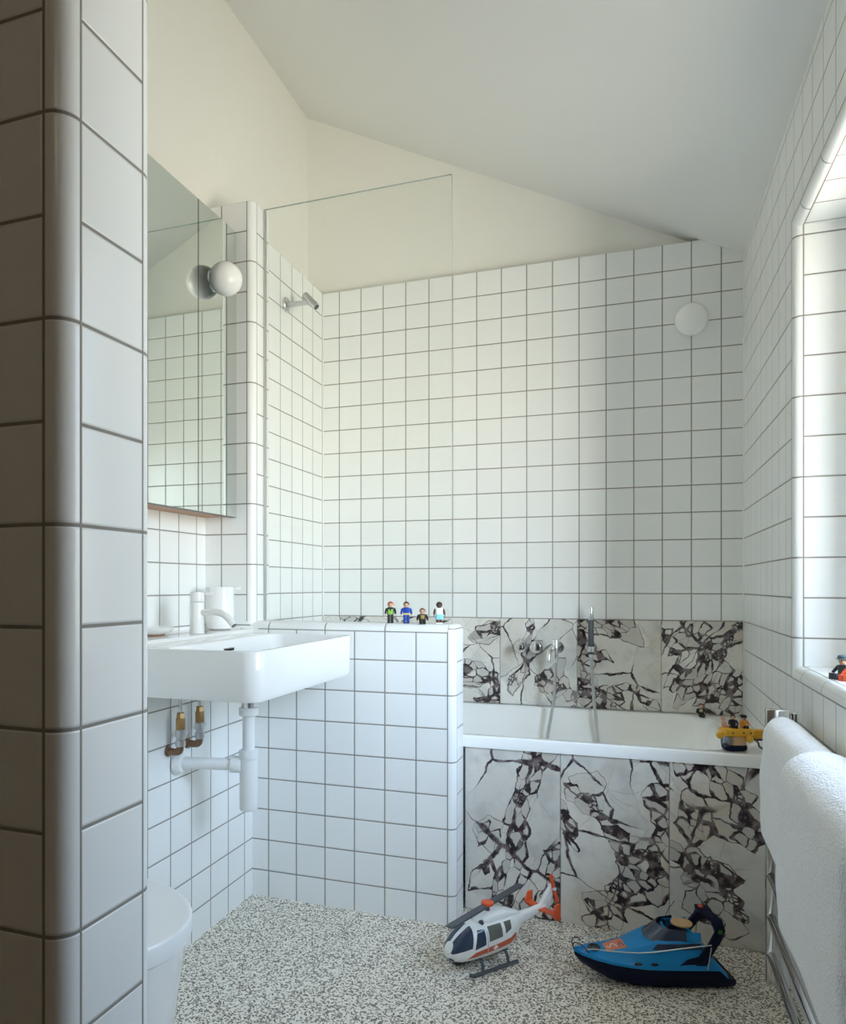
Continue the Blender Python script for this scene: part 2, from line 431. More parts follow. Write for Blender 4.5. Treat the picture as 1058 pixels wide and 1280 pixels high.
bm = B(); box(bm, XFE, XR+.4, YF, YFB, 2.1, 3.3)
struct(link('wall_front_lintel', bm, M_plaster), 'plastered wall above the doorway opening', 'wall')

# right wall with the window recess and its quarter-round trim
Y0, Y1, Z0, Z1, XW = .92, 2.065, .8155, 1.909, .70
RW = .0205
def loop(x, e): return [V(x, Y0-e, Z0-e*1.43), V(x, Y1+e, Z0-e*1.43), V(x, Y1+e, Z1+e), V(x, Y0-e, Z1+e)]
bm = B()
o_ = [V(XR, YF, 0), V(XR, YPL, 0), V(XR, YPL, zc(XR)), V(XR, YF, zc(XR))]
ov_ = [bm.verts.new(p) for p in o_]
lps = [loop(XR, RW)]
N = 8
for i in range(1, N+1):
    t = PI/2*i/N; lps.append(loop(XR+RW*(1-math.cos(t)), RW*(1-math.sin(t))))
lps.append(loop(XW, 0))
lv = [[bm.verts.new(p) for p in l] for l in lps]
for i in range(4):
    j = (i+1) % 4
    face(bm, (ov_[i], ov_[j], lv[0][j], lv[0][i]), 0)
    for a in range(len(lv)-1):
        last = a == len(lv)-2
        mi = ((5, 2, 6, 2)[i] if last else (3, 4, 3, 4)[i])
        face(bm, (lv[a][i], lv[a][j], lv[a+1][j], lv[a+1][i]), mi)
# outside back of the wall, a ring around the opening
ob = [bm.verts.new(V(XW, p.y, p.z)) for p in o_]
for i in range(4):
    j = (i+1) % 4
    face(bm, (ob[i], ob[j], lv[-1][j], lv[-1][i]), 7)
    face(bm, (ov_[i], ov_[j], ob[j], ob[i]), 7)
q, g2 = RW, .0028
for a in (loop(XR, RW),):
    (p0, p1, p2, p3) = a
    box(bm, XR-TE*.5, XR+.004, p0.y-g2, p1.y+g2, p0.z-g2, p0.z, mi=8)
    box(bm, XR-TE*.5, XR+.004, p0.y-g2, p1.y+g2, p2.z, p2.z+g2, mi=8)
    box(bm, XR-TE*.5, XR+.004, p1.y, p1.y+g2, p1.z, p2.z, mi=8)
xj = XR+RW
box(bm, xj, xj+g2, Y1-TE*.5, Y1+.004, Z0, Z1, mi=8)
box(bm, xj, xj+g2, Y0, Y1, Z0-.004, Z0+TE*.5, mi=8)
box(bm, xj, xj+g2, Y0, Y1, Z1-TE*.5, Z1+.004, mi=8)
bm.normal_update()
struct(link('wall_right', bm, [tile_mat('tiles_right', 1, .060), M_plaster, tile_mat('tiles_jamb', 0, xj+.001), bull_mat(1, .1825), bull_mat(2, .085),
       tile_mat('tiles_sill', 0, xj+.001, 1, .055), tile_mat('tiles_soffit', 0, xj+.001, 1, .055), M_plaster, M_grout], recalc=False, angle=30),
       'white tiled right wall with a deep window recess')
# corner beads of silicone
bm = B(); box(bm, XR-.004, XR+.002, YB-.004, YB+.002, .545, zc(XR)-.004, .002, 2)
struct(link('trim_1', bm, M_enamel), 'white sealant bead in the corner of back and right walls', 'trim')
bm = B(); box(bm, XS-.002, XS+.004, YB-.004, YB+.002, .545, ZT, .002, 2)
struct(link('trim_2', bm, M_enamel), 'white sealant bead in the left corner of the shower', 'trim')

# window: set nearer in the recess; an added panel shields the far jamb
YW = 1.79
bm = B(); box(bm, .60, XW, YW, Y1, Z0, Z1)
struct(link('wall_recess_baffle', bm, M_plaster), 'unseen plastered panel added in the window recess to dim the jamb')
win = thing('window_1', 'white framed window at the back of the recess', 'window'); win['kind'] = 'structure'
bm = B()
for y0, y1, z0, z1 in ((Y0, YW, Z0, Z0+.04), (Y0, YW, Z1-.04, Z1), (Y0, Y0+.04, Z0+.04, Z1-.04), (YW-.04, YW, Z0+.04, Z1-.04)):
    box(bm, .62, .67, y0, y1, z0, z1, .004)
link('frame', bm, M_enamel, win)
bm = B(); box(bm, .643, .647, Y0+.04, YW-.04, Z0+.04, Z1-.04)
link('pane', bm, M_pane, win)

# hallway behind the viewer: plain dim box that closes the room
bm = B(); box(bm, -1.6, XR+.8, -1.9, .70, -.1, -.0005)
struct(link('floor_hall', bm, M_hallfloor), 'brown boards of the hallway floor behind the doorway', 'floor')
bm = B()
box(bm, -1.6, XR+.8, -1.3, -1.2, -.1, 3.3); box(bm, -1.7, -1.57, -1.9, YF, -.1, 3.3); box(bm, XR+.35, XR+.8, -1.9, YF, -.1, 3.3)
box(bm, XR, XR+.8, YF-.02, YF, -.1, 3.3)
struct(link('wall_hall', bm, M_hall), 'plain brownish walls of the dim hallway behind the viewer')
bm = B(); box(bm, -1.7, XR+.8, -2.0, YF, 2.5, 2.6)
struct(link('ceiling_hall', bm, M_hall), 'dim hallway ceiling behind the viewer', 'ceiling')

# ------------------------------------------------------------------ marble slabs
def slab(x0, x1, y0, y1, z0, z1, m, label, group):
    bm = B(); box(bm, x0+.0008, x1-.0008, y0, y1, z0, z1, .0009, 1)
    return tag(link('marble_slab', bm, m), label, 'marble slab', group)
yb = YB-.008
BELTS = {
'F1': [(-0.293, 0.5, -0.31, 0.334, 0.029), (-0.31, 0.334, -0.342, 0.203, 0.017), (-0.342, 0.203, -0.398, 0.09, 0.012), (-0.398, 0.09, -0.458, 0.132, 0.015), (-0.391, 0.091, -0.398, 0.003, 0.012), (-0.212, 0.236, -0.224, 0.029, 0.017), (-0.354, 0.059, -0.257, -0.0, 0.015), (-0.453, 0.245, -0.408, 0.225, 0.015)],
'F2': [(0.017, 0.53, 0.095, 0.49, 0.021), (0.065, 0.43, 0.091, 0.294, 0.019), (-0.158, 0.41, -0.083, 0.322, 0.019), (-0.083, 0.322, -0.005, 0.202, 0.028), (-0.005, 0.202, 0.082, 0.254, 0.028), (-0.094, 0.024, -0.016, 0.118, 0.031), (-0.016, 0.118, 0.091, 0.168, 0.023), (-0.198, 0.358, -0.163, 0.229, 0.01)],
'F3': [(0.114, 0.515, 0.229, 0.484, 0.028), (0.229, 0.484, 0.3, 0.374, 0.029), (0.3, 0.374, 0.326, 0.31, 0.018), (0.171, 0.224, 0.229, 0.213, 0.02), (0.26, 0.325, 0.3, 0.285, 0.013), (0.114, 0.262, 0.188, 0.135, 0.011), (0.188, 0.135, 0.239, 0.03, 0.018), (0.239, 0.165, 0.326, 0.022, 0.013), (0.15, 0.381, 0.188, 0.317, 0.009)],
'S0': [(-1.174, 0.867, -1.028, 0.852, 0.017)],
'S1': [(-0.6, 0.837, -0.504, 0.842, 0.013), (-0.623, 0.671, -0.545, 0.642, 0.029), (-0.545, 0.642, -0.513, 0.58, 0.026), (-0.597, 0.563, -0.526, 0.554, 0.016)],
'S2': [(-0.393, 0.857, -0.406, 0.705, 0.013), (-0.406, 0.705, -0.418, 0.657, 0.016), (-0.322, 0.661, -0.234, 0.563, 0.016), (-0.456, 0.64, -0.393, 0.668, 0.006)],
'S3': [(-0.189, 0.873, -0.18, 0.584, 0.022), (-0.18, 0.652, -0.127, 0.55, 0.028), (-0.186, 0.836, -0.092, 0.868, 0.028), (-0.078, 0.808, -0.02, 0.87, 0.018), (-0.087, 0.564, -0.029, 0.622, 0.021), (-0.006, 0.623, 0.064, 0.549, 0.015), (-0.136, 0.73, -0.107, 0.771, 0.018)],
'S4': [(0.106, 0.857, 0.161, 0.77, 0.024), (0.229, 0.845, 0.269, 0.7, 0.029), (0.269, 0.7, 0.335, 0.651, 0.035), (0.361, 0.871, 0.282, 0.773, 0.023), (0.161, 0.666, 0.242, 0.606, 0.027), (0.242, 0.606, 0.361, 0.588, 0.023), (0.295, 0.629, 0.361, 0.675, 0.02)],
}
spl = [(-1.2756, -.80, 'marble splashback slab behind the half wall, left end of the row', (3.1, 1.2), 'S0', .2, 6, 0.),
       (-.80, -.5018, 'splashback marble slab with pale round patches beside the half wall end', (13.7, 4.4), 'S1', .3, 7, 0.),
       (-.5018, -.2047, 'palest splashback marble slab, behind the bath mixer knobs', (22.9, 5.5), 'S2', .25, 7, -.02),
       (-.2047, .098, 'splashback marble slab with dark brown veins, behind the hand shower', (41.5, 8.8), 'S3', .35, 7, .02),
       (.098, XR-.004, 'splashback marble slab with dense dark web in the right corner', (56.3, 12.6), 'S4', .5, 7.5, .04)]
for x0, x1, lab, off, key, warm, big, tone in spl:
    slab(x0, x1, yb, YB, .545, .8835, marble('breccia_splashback_'+key, off, BELTS[key], warm, big, tone, {'S1': .2, 'S2': 1.0, 'S3': -.5, 'S4': .9}.get(key, 0.)), lab, 'marble slabs above the bath')
fr = [(XHE, -.2076, 'bath front marble slab with grey veins, next to the half wall', (72.2, 21.1), 'F1', .2, 5.5, .03),
      (-.2076, .0974, 'middle marble slab of the bath front, behind the toy boat bow', (84.5, 23.3), 'F2', .4, 6, 0.),
      (.0974, XR-.001, 'bath front marble slab with large pale stones, behind the boat stern', (97.1, 29.9), 'F3', .4, 5.5, .01)]
for x0, x1, lab, off, key, warm, big, tone in fr:
    slab(x0, x1, 2.268, 2.288, .001, .508, marble('breccia_bath_front_'+key, off, BELTS[key], warm, big, tone, {'F1': 1.2, 'F2': -.55, 'F3': -.75}[key]), lab, 'marble slabs of the bath front')

# ------------------------------------------------------------------ bathtub
bt = thing('bathtub', 'white built-in bathtub behind the marble front', 'bathtub', (-.45, 2.59, 0))
def W2L(p, o): return (p[0]-o.location.x, p[1]-o.location.y, p[2]-o.location.z)
bx0, bx1, by0, by1, bzt = XS+.001, XR-.001, 2.2635, 2.921, .5445
bcx, bcy = (bx0+bx1)/2, (by0+by1)/2; hx, hy = (bx1-bx0)/2, (by1-by0)/2
bm = B(); rs = []
def RR(cx, cy, hx_, hy_, r, z): return [p-V(*bt.location) for p in rrect(cx, cy, hx_, hy_, r, z, 8)]
rs.append(RR(bcx, bcy, hx, hy, .004, .509)); rs.append(RR(bcx, bcy, hx, hy, .004, bzt-.004)); rs.append(RR(bcx, bcy, hx-.0015, hy-.0015, .004, bzt-.001))
rs.append(RR(bcx, bcy, hx-.004, hy-.004, .004, bzt))
icx = bcx-.02; ihx, ihy = hx-.09, hy-.042
rs.append(RR(icx, bcy, ihx+.006, ihy+.006, .09, bzt-.001)); rs.append(RR(icx, bcy, ihx, ihy, .09, bzt-.005))
for z, dx, dy, r in ((.46, .012, .012, .09), (.35, .035, .028, .10), (.25, .06, .045, .11), (.18, .09, .065, .12), (.145, .14, .10, .12), (.135, .20, .14, .10)):
    rs.append(RR(icx-.01, bcy, ihx-dx, ihy-dy, r, z))
rings(bm, rs, cap=(False, True))
link('tub', bm, M_enamel, bt, angle=50)
bm = B(); lathe(bm, [(.032, 0), (.032, .003), (.024, .005), (.0, .004)], (-.05, 0, .1355))
link('drain', bm, M_chrome, bt)

# glass screen on the half wall
sc = thing('shower_screen', 'frameless clear glass shower screen standing on the half wall', 'shower screen', (-.85, 2.214, ZH))
bm = B(); box(bm, -1.178+.85, -.5290+.85, -.004, .004, .0005, 2.2865-ZH)
for f in bm.faces: f.material_index = 0 if abs(f.normal.y) > .9 else 1
link('glass_panel', bm, [M_glass, M_glassedge], sc, angle=20)
bm = B(); box(bm, -1.1785+.85, -1.1745+.85, -.0075, .0075, .001, 2.283-ZH)
link('wall_channel', bm, M_steel, sc)

# ------------------------------------------------------------------ shower arm, mixer, hand shower
sh = thing('overhead_shower', 'chrome shower arm with short cylindrical head on the tiled shower wall', 'overhead shower', (XS, 2.571, 2.106))
bm = B(); lathe(bm, [(.029, 0), (.029, .006), (.026, .009), (.010, .0095)], (0, 0, 0), (1, 0, 0)); link('flange', bm, M_steel, sh)
bm = B(); cyl(bm, (.006, 0, 0), (.099, 0, -.002), .0095); link('arm', bm, M_steel, sh)
bm = B(); cyl(bm, (.080, 0, .028), (.130, 0, -.024), .0145, bev=.002); link('head', bm, M_steel, sh)
bm = B(); cyl(bm, (.1296, 0, -.0236), (.1315, 0, -.0256), .0105); link('nozzle', bm, M_dgrey, sh)

ym = yb
def knob(x, z, L, r, lab):
    k = thing('bath_tap_knob', lab, 'tap knob', (x, ym, z), group='tap knobs on the marble above the bath')
    bm = B(); lathe(bm, [(.0255, 0), (.0255, .005), (.0235, .008), (.012, .0085)], (0, 0, 0), (0, -1, 0)); link('rosette', bm, M_chrome, k)
    bm = B(); cyl(bm, (0, -.008, 0), (0, -L, 0), r, bev=.0015); link('knob', bm, M_chrome, k)
    bm = B(); cyl(bm, (0, -L+.012, r-.001), (0, -L+.012, r+.016), .0022); link('pin_lever', bm, M_chrome, k)
knob(-.4195, .775, .070, .0165, 'long chrome bath tap knob with pin, leftmost on the pale marble')
knob(-.3605, .7735, .035, .0215, 'short chrome bath tap knob facing forward, right of the long knob')
sp = thing('bath_spout', 'chrome bath spout with hose outlet on the pale marble slab', 'bath spout', (-.277, ym, .775))
bm = B(); lathe(bm, [(.0235, 0), (.0235, .005), (.021, .008), (.01, .0085)], (0, 0, 0), (0, -1, 0)); link('rosette', bm, M_chrome, sp)
bm = B(); cyl(bm, (0, -.008, 0), (0, -.095, 0), .012); link('body', bm, M_chrome, sp)
bm = B(); cyl(bm, (0, -.088, -.05), (0, -.088, .034), .0105, bev=.0015); link('diverter', bm, M_chrome, sp)
for s in (-1, 1):
    bm = B(); cyl(bm, (s*.010, -.092, .01), (s*.0115, -.092, .038), .0024); link('pin_lever', bm, M_chrome, sp)
bm = B(); tube(bm, [(-.013, -.098, .004), (-.018, -.125, .0), (-.020, -.14, -.02), (-.021, -.143, -.05)], [.009, .0085, .0085, .008], smooth=2); link('spout', bm, M_chrome, sp)
hs = thing('hand_shower', 'slim hand shower with dark grey grip hung upright in its wall holder', 'hand shower', (-.1505, 2.862, .757))
bm = B(); cyl(bm, (0, 0, .0), (0, 0, .128), .0105, bev=.001); link('grip', bm, M_dgrey, hs)
bm = B(); cyl(bm, (0, 0, .1282), (0, 0, .177), .0092, bev=.001); link('spray_tip', bm, M_chrome, hs)
bm = B(); cyl(bm, (0, 0, -.014), (0, 0, -.0002), .0075); link('hose_nut', bm, M_chrome, hs)
hh = thing('hand_shower_holder', 'round chrome wall holder behind the hand shower', 'shower holder', (-.1535, ym, .776))
bm = B(); lathe(bm, [(.0225, 0), (.0225, .005), (.020, .008), (.01, .0085)], (0, 0, 0), (0, -1, 0)); link('rosette', bm, M_chrome, hh)
bm = B(); cyl(bm, (0, -.008, 0), (0, -.049, 0), .008); link('arm', bm, M_chrome, hh)
bm = B(); lathe(bm, [(.0112, -.01), (.0135, -.01), (.0135, .01), (.0112, .01), (.0112, -.01)], (.003, -.0610, 0), cap=(False, False)); link('ring', bm, M_chrome, hh)
def hose(bm, pts, r):
    tube(bm, pts, r, 10, smooth=3)
bm = B()
P = [(-.277, 2.833, .722), (-.279, 2.830, .66), (-.2825, 2.826, .58), (-.3105, 2.818, .42), (-.325, 2.79, .28), (-.29, 2.74, .185), (-.215, 2.72, .158), (-.135, 2.74, .19), (-.106, 2.79, .29), (-.1215, 2.838, .42), (-.1352, 2.846, .54), (-.1437, 2.852, .66), (-.150, 2.861, .744)]
hose(bm, P, .0062)
tag(link('shower_hose', bm, M_steel), 'flexible metal hose looping from the bath spout through the tub to the hand shower', 'hose')

# ------------------------------------------------------------------ lamps
def lamp(loc, r, out, label):
    o = thing('wall_lamp', label, 'wall lamp', loc, group='opal globe wall lamps')
    q = Vector(out)
    bm = B(); lathe(bm, [(r*.66, 0), (r*.66, .006), (r*.62, .008)], (0, 0, 0), out); link('base', bm, M_chrome, o)
    bm = B(); ball(bm, q*(r*.80), r, seg=40); link('globe', bm, M_opal, o)
lamp((.198, YB, 1.981), .0577, (0, -1, 0), 'round opal globe lamp on the tiles of the back wall')
XM = -1.241
lamp((XM, 1.999, 1.9715), .0515, (1, 0, 0), 'round opal globe lamp mounted on the mirror cabinet door')

# ------------------------------------------------------------------ mirror cabinet
mc = thing('mirror_cabinet', 'mirror fronted wall cabinet above the basin', 'mirror cabinet', (XLU+.008, 1.7, 1.243))
cx0 = XLU+.008
bm = B()
box(bm, 0, XM-.024-cx0, 1.05-1.7, 2.133-1.7, 0, .018, .0006, 1); box(bm, 0, XM-.024-cx0, 1.05-1.7, 2.133-1.7, .922, .94, .0006, 1)
box(bm, 0, XM-.024-cx0, 1.05-1.7, 1.068-1.7, .018, .922); box(bm, 0, XM-.024-cx0, 2.115-1.7, 2.133-1.7, .018, .922)
box(bm, 0, .006, 1.068-1.7, 2.115-1.7, .018, .922)
link('carcass', bm, M_wood, mc)
for y0, y1 in ((1.05, 1.479), (1.482, 1.9085), (1.9115, 2.1355)):
    bm = B(); box(bm, XM-.0225-cx0, XM-cx0, y0-1.7, y1-1.7, -.003, .943, .0008, 1)
    for f in bm.faces: f.material_index = 0 if f.normal.x > .99 else 1
    link('mirror_door', bm, [M_mirror, M_dgrey], mc)

# ------------------------------------------------------------------ wash basin
wb = thing('wash_basin', 'rectangular white wall-hung wash basin', 'basin', (-1.0, 1.793, .7425))
ox0, ox1, oy0, oy1 = XLL+.0005, -.810, 1.487, 2.099
ocx, ocy, ohx, ohy = (ox0+ox1)/2+1.0, (oy0+oy1)/2-1.793, (ox1-ox0)/2, (oy1-oy0)/2
def ring_b(hxm, hym, r, z, sh=0):
    out = []
    for p in rrect(ocx+sh, ocy, hxm, hym, r, z, 8):
        out.append(p)
    return out
H = .121
rs = [ring_b(ohx-.016, ohy-.016, .03, 0, -.0), ring_b(ohx-.006, ohy-.006, .036, .002), ring_b(ohx-.001, ohy-.001, .04, .012), ring_b(ohx, ohy, .04, H-.004), ring_b(ohx-.0012, ohy-.0012, .04, H-.001), ring_b(ohx-.004, ohy-.004, .037, H)]
# bowl shifted to the front, deck for the tap at the back
bh = ohx-.060; sh_ = .046
rs += [ring_b(bh, ohy-.014, .03, H, sh_), ring_b(bh-.003, ohy-.017, .03, H-.003, sh_), ring_b(bh-.012, ohy-.028, .04, H-.06, sh_), ring_b(bh-.025, ohy-.05, .05, H-.088, sh_), ring_b(bh-.06, ohy-.12, .05, H-.100, sh_)]
bm = B(); rings(bm, rs); link('bowl', bm, M_cer, wb, angle=45)
bm = B(); xo = ocx+sh_-bh
for dx, hw, mi in ((.0075, .030, 0), (.0085, .025, 1)):
    box(bm, xo+dx-.003, xo+dx, 1.80-1.793-hw, 1.80-1.793+hw, H-.031-.002*(1-mi), H-.024+.002*(1-mi), .0018 if not mi else 0, 2, mi)
link('overflow', bm, [M_chrome, M_black], wb)
bm = B(); lathe(bm, [(.033, 0), (.033, .003), (.02, .005), (0, .005)], (ocx+sh_, ocy, H-.0995)); link('drain', bm, M_chrome, wb)

ZL = .8735
tp = thing('basin_tap', 'white cylindrical basin mixer with bent spout on the ledge', 'tap', (-1.213, 1.861, ZL))
bm = B(); cyl(bm, (0, 0, 0), (0, 0, .093), .0215, bev=.0012, r2=.0205); link('body', bm, M_cer, tp)
bm = B(); cyl(bm, (0, 0, .0945), (0, 0, .123), .0205, bev=.0015); link('handle', bm, M_cer, tp)
bm = B(); cyl(bm, (.018, .006, .117), (.047, .016, .118), .0035, bev=.0008); link('lever_pin', bm, M_cer, tp)
bm = B(); tube(bm, [(.012, -.001, .063), (.055, -.005, .065), (.092, -.009, .062), (.115, -.012, .045), (.131, -.014, .027)], .0098, 16, smooth=2); link('spout', bm, M_cer, tp)
bm = B(); cyl(bm, (.1306, -.014, .0276), (.1322, -.0141, .0256), .0075); link('aerator', bm, M_dgrey, tp)
pt = thing('soap_pot', 'white ceramic pot with rod lid beside the tap on the ledge', 'pot', (-1.262, 2.066, ZL))
bm = B(); lathe(bm, [(.030, 0), (.040, .004), (.0445, .014), (.046, .03), (.046, .134), (.0445, .137), (.043, .137), (.0425, .13), (.0425, .10)], seg=40, cap=(True, False)); link('body', bm, M_cer, pt)
bm = B(); lathe(bm, [(.0424, .128), (.0424, .131), (.0, .132)], seg=40, cap=(True, True)); link('lid', bm, M_cer, pt)
bm = B(); cyl(bm, (.044, .016, .131), (.063, .024, .134), .0045, bev=.001); link('rod', bm, M_cer, pt)
ds = thing('soap_dish', 'small white ceramic dish on the ledge by the tiled wall', 'dish', (-1.302, 1.764, ZL))
bm = B(); lathe(bm, [(.036, .003), (.040, .004), (.056, .010), (.0655, .0205), (.0665, .022), (.0645, .0222), (.053, .013), (.036, .007), (0, .0065)], seg=40); link('bowl', bm, M_cer, ds)
bm = B(); lathe(bm, [(.034, 0), (.038, .0008), (.038, .0034), (0, .0036)], seg=32); link('shadow_disc', bm, mat('painted_base_shadow', (.36, .20, .13), .7), ds)  # brown disc paints the shadow line under the dish

# ------------------------------------------------------------------ plumbing under the basin
tr = thing('bottle_trap', 'white plastic bottle trap under the basin', 'drain trap', (-1.0, 1.7866, .398))
bm = B(); lathe(bm, [(.022, 0), (.0245, .004), (.0250, .01), (.0250, .140), (.0235, .142)]); link('cup', bm, M_whitepl, tr)
bm = B(); lathe(bm, [(.0262, .1425), (.0270, .145), (.0270, .163), (.022, .166)]); link('cup_nut', bm, M_whitepl, tr)
bm = B(); cyl(bm, (0, 0, .163), (0, 0, .264), .0168); link('inlet_pipe', bm, M_whitepl, tr)
bm = B(); lathe(bm, [(.021, .258), (.0265, .262), (.0265, .281), (.022, .283)]); link('inlet_nut', bm, M_whitepl, tr)
bm = B(); cyl(bm, (0, 0, .2825), (0, 0, .344), .0205); link('tailpiece', bm, M_chrome, tr)
ax = Vector((-.1825, -.072, .131)); a0 = Vector((-.0, -.0, .124))
u = (ax-a0).normalized()
bm = B(); cyl(bm, a0+u*.022, ax, .0165); link('outlet_pipe', bm, M_whitepl, tr)
bm = B(); cyl(bm, a0+u*.020, a0+u*.050, .0232, bev=.002); link('outlet_nut', bm, M_whitepl, tr)
bm = B(); lathe(bm, [(.032, 0), (.032, .006), (.024, .018), (.018, .019)], (-.1825, -.072, .131), (1, .1, 0)); link('wall_rosette', bm, M_whitepl, tr)
def valve(y, z, lab):
    v = thing('angle_valve', lab, 'angle valve', (XLL, y, z), group='supply valves under the basin')
    bm = B(); tube(bm, [(.0005, 0, 0), (.022, 0, -.001), (.036, 0, .001), (.0405, 0, .008), (.0415, 0, .028)], .0098, 14, smooth=2); link('elbow', bm, M_bronze, v)
    bm = B(); lathe(bm, [(.014, 0), (.014, .004), (.010, .006)], (.0003, 0, 0), (1, 0, 0)); link('wall_collar', bm, M_bronze, v)
    bm = B(); lathe(bm, [(.0125, .016), (.0135, .018), (.0135, .032), (.0105, .034), (.0105, .040), (.014, .042), (.014, .060), (.012, .062)], (.0415, 0, 0), seg=12); link('valve_body', bm, M_steel, v)
    bm = B(); cyl(bm, (.0415, .008, .05), (.0415, .026, .05), .006, 12); link('screw', bm, M_steel, v)
    bm = B(); lathe(bm, [(.0125, .062), (.0138, .064), (.0138, .090), (.0118, .092), (.0105, .105), (.0085, .107)], (.0415, 0, 0), seg=6); link('brass_nut', bm, M_brass, v)
    bm = B(); cyl(bm, (.0415, 0, .105), (.0415, 0, .7425-z), .0052, 12); link('supply_tube', bm, M_chrome, v)
valve(1.672, .570, 'brass and chrome angle valve under the basin, nearer the viewer')
valve(1.764, .573, 'brass and chrome angle valve under the basin, nearer the bath')

# ------------------------------------------------------------------ toilet
tl = thing('toilet', 'white toilet with closed lid, half hidden by the front wall', 'toilet', (XLL, 1.068, 0))
def dshape(L, hw, z, x0=0., n=28, front=.24):
    pts = [V(x0, -hw, z)]
    for i in range(n+1):
        a = -PI/2+PI*i/n
        pts.append(V(L-front+front*math.cos(a), hw*math.sin(a), z))
    pts.append(V(x0, hw, z)); return pts
L0 = .447
bm = B(); rings(bm, [dshape(L0*s-d, .180*w, z, front=.24*w) for s, d, w, z in ((.865, 0, .80, 0), (.875, 0, .82, .02), (.91, 0, .88, .16), (.945, 0, .925, .28), (.975, 0, .965, .36), (.985, 0, .985, .382))]); link('bowl', bm, M_cer, tl, angle=50)
bm = B(); rings(bm, [dshape(L0-.003, .182, .3845, .05), dshape(L0, .185, .387, .05), dshape(L0+.001, .186, .417, .05), dshape(L0-.002, .183, .421, .05), dshape(L0-.009, .176, .4225, .05)]); link('seat_lid', bm, M_whitepl, tl, angle=40)

# ------------------------------------------------------------------ towel rail and towels
rl = thing('towel_rail', 'chrome ladder towel rail on the right wall', 'towel rail', (.3195, 1.45, .085))
for y in (1.903, 1.0):
    bm = B(); box(bm, -.030, .018, y-1.45-.011, y-1.45+.013, .008, .645, .003, 2); link('post', bm, M_chrome, rl)
for z in (.163, .251, .3456, .44, .5347, .6277, .6815):
    bm = B(); cyl(bm, (-.0195, 1.903-1.45, z-.085), (-.0195, .985-1.45, z-.085), .0098, 16, bev=.002); link('bar', bm, M_chrome, rl)
for y in (1.903, 1.0):
    for z in (.63, .14):
        bm = B(); cyl(bm, (.018, y-1.45, z-.085), (XR-.3195-.0005, y-1.45, z-.085), .010, 14); link('wall_bracket', bm, M_chrome, rl)
bm = B(); box(bm, .0185, .036, 1.893-1.45, 1.912-1.45, .615, .640, .002, 2)
for q in (0, 1): box(bm, .0215+.007*q, .0245+.007*q, 1.8925-1.45, 1.8935-1.45, .618, .637, mi=1)
link('end_cap', bm, [M_chrome, M_black], rl)
bm = B(); cyl(bm, (.0, 1.66-1.45, .10), (XR-.3195-.0005, 1.66-1.45, .10), .012, 14); link('valve', bm, M_dgrey, rl)

def towel(y0, y1, ztop, zhem_f, zhem_b, xc, hw, label, seed, th=.022):
    """thick folded towel over the top bar: an inverted-U section swept along Y, ends rounded over"""
    NS = 44; n = 18; rs = []
    ys = []
    for k in range(NS+1):
        t = k/NS; t = .5-.5*math.cos(PI*t); ys.append(y0+(y1-y0)*t)
    for y in ys:
        e = min(abs(y-y0), abs(y-y1)); rd = min(1., e/.028)
        q = max(.12, math.sqrt(max(0., 1-(1-rd)**2)))            # 1 inside, small at the very ends
        h = th/2*q
        def nz(a, b): return noise.noise(Vector((y*5+seed, a*3., b*2.+seed)))
        mid = []                                                  # middle line, front hem -> top -> back hem
        cw = hw-th/2; zt = ztop-th/2-.045
        for i in range(n+1):
            s = i/n
            mid.append((xc-cw-.004*math.sin(PI*min(1, s*1.1))+.005*nz(s, 0), zhem_f+.006*nz(9, 1)*(1-s)+(zt-zhem_f)*s, -1, 0))
        for i in range(1, 12):
            a = PI-PI*i/12
            mid.append((xc+cw*math.cos(a), zt+.045*math.sin(a), math.cos(a), math.sin(a)))
        for i in range(n+1):
            s = 1-i/n
            mid.append((min(XR-.004-th/2, xc+cw+.004*nz(s, 3)), zhem_b+(zt-zhem_b)*s, 1, 0))
        out = [V(x+nx_*h, y, z+nz_*h) for x, z, nx_, nz_ in mid]
        x, z, nx_, nz_ = mid[-1]; out.append(V(x, y, z-h*.8))
        inn = [V(x-nx_*h, y, z-nz_*h) for x, z, nx_, nz_ in mid][::-1]
        x, z, nx_, nz_ = mid[0]
        rs.append(out+inn+[V(x, y, z-h*.8)])
    bm = B(); rings(bm, rs)
    o = link('towel', bm, M_towel, angle=80)
    sb = o.modifiers.new('sub', 'SUBSURF'); sb.levels = 1; sb.render_levels = 1
    return tag(o, label, 'towel', 'white towels on the rail')
towel(1.872, 1.440, .722, .450, .50, .3165, .0430, 'white terry towel at the far end of the rail, nearest the bath', 1.3, th=.019)
towel(1.436, 1.0, .737, .430, .50, .3010, .0665, 'white terry towel at the near end of the rail, nearest the viewer', 4.7)

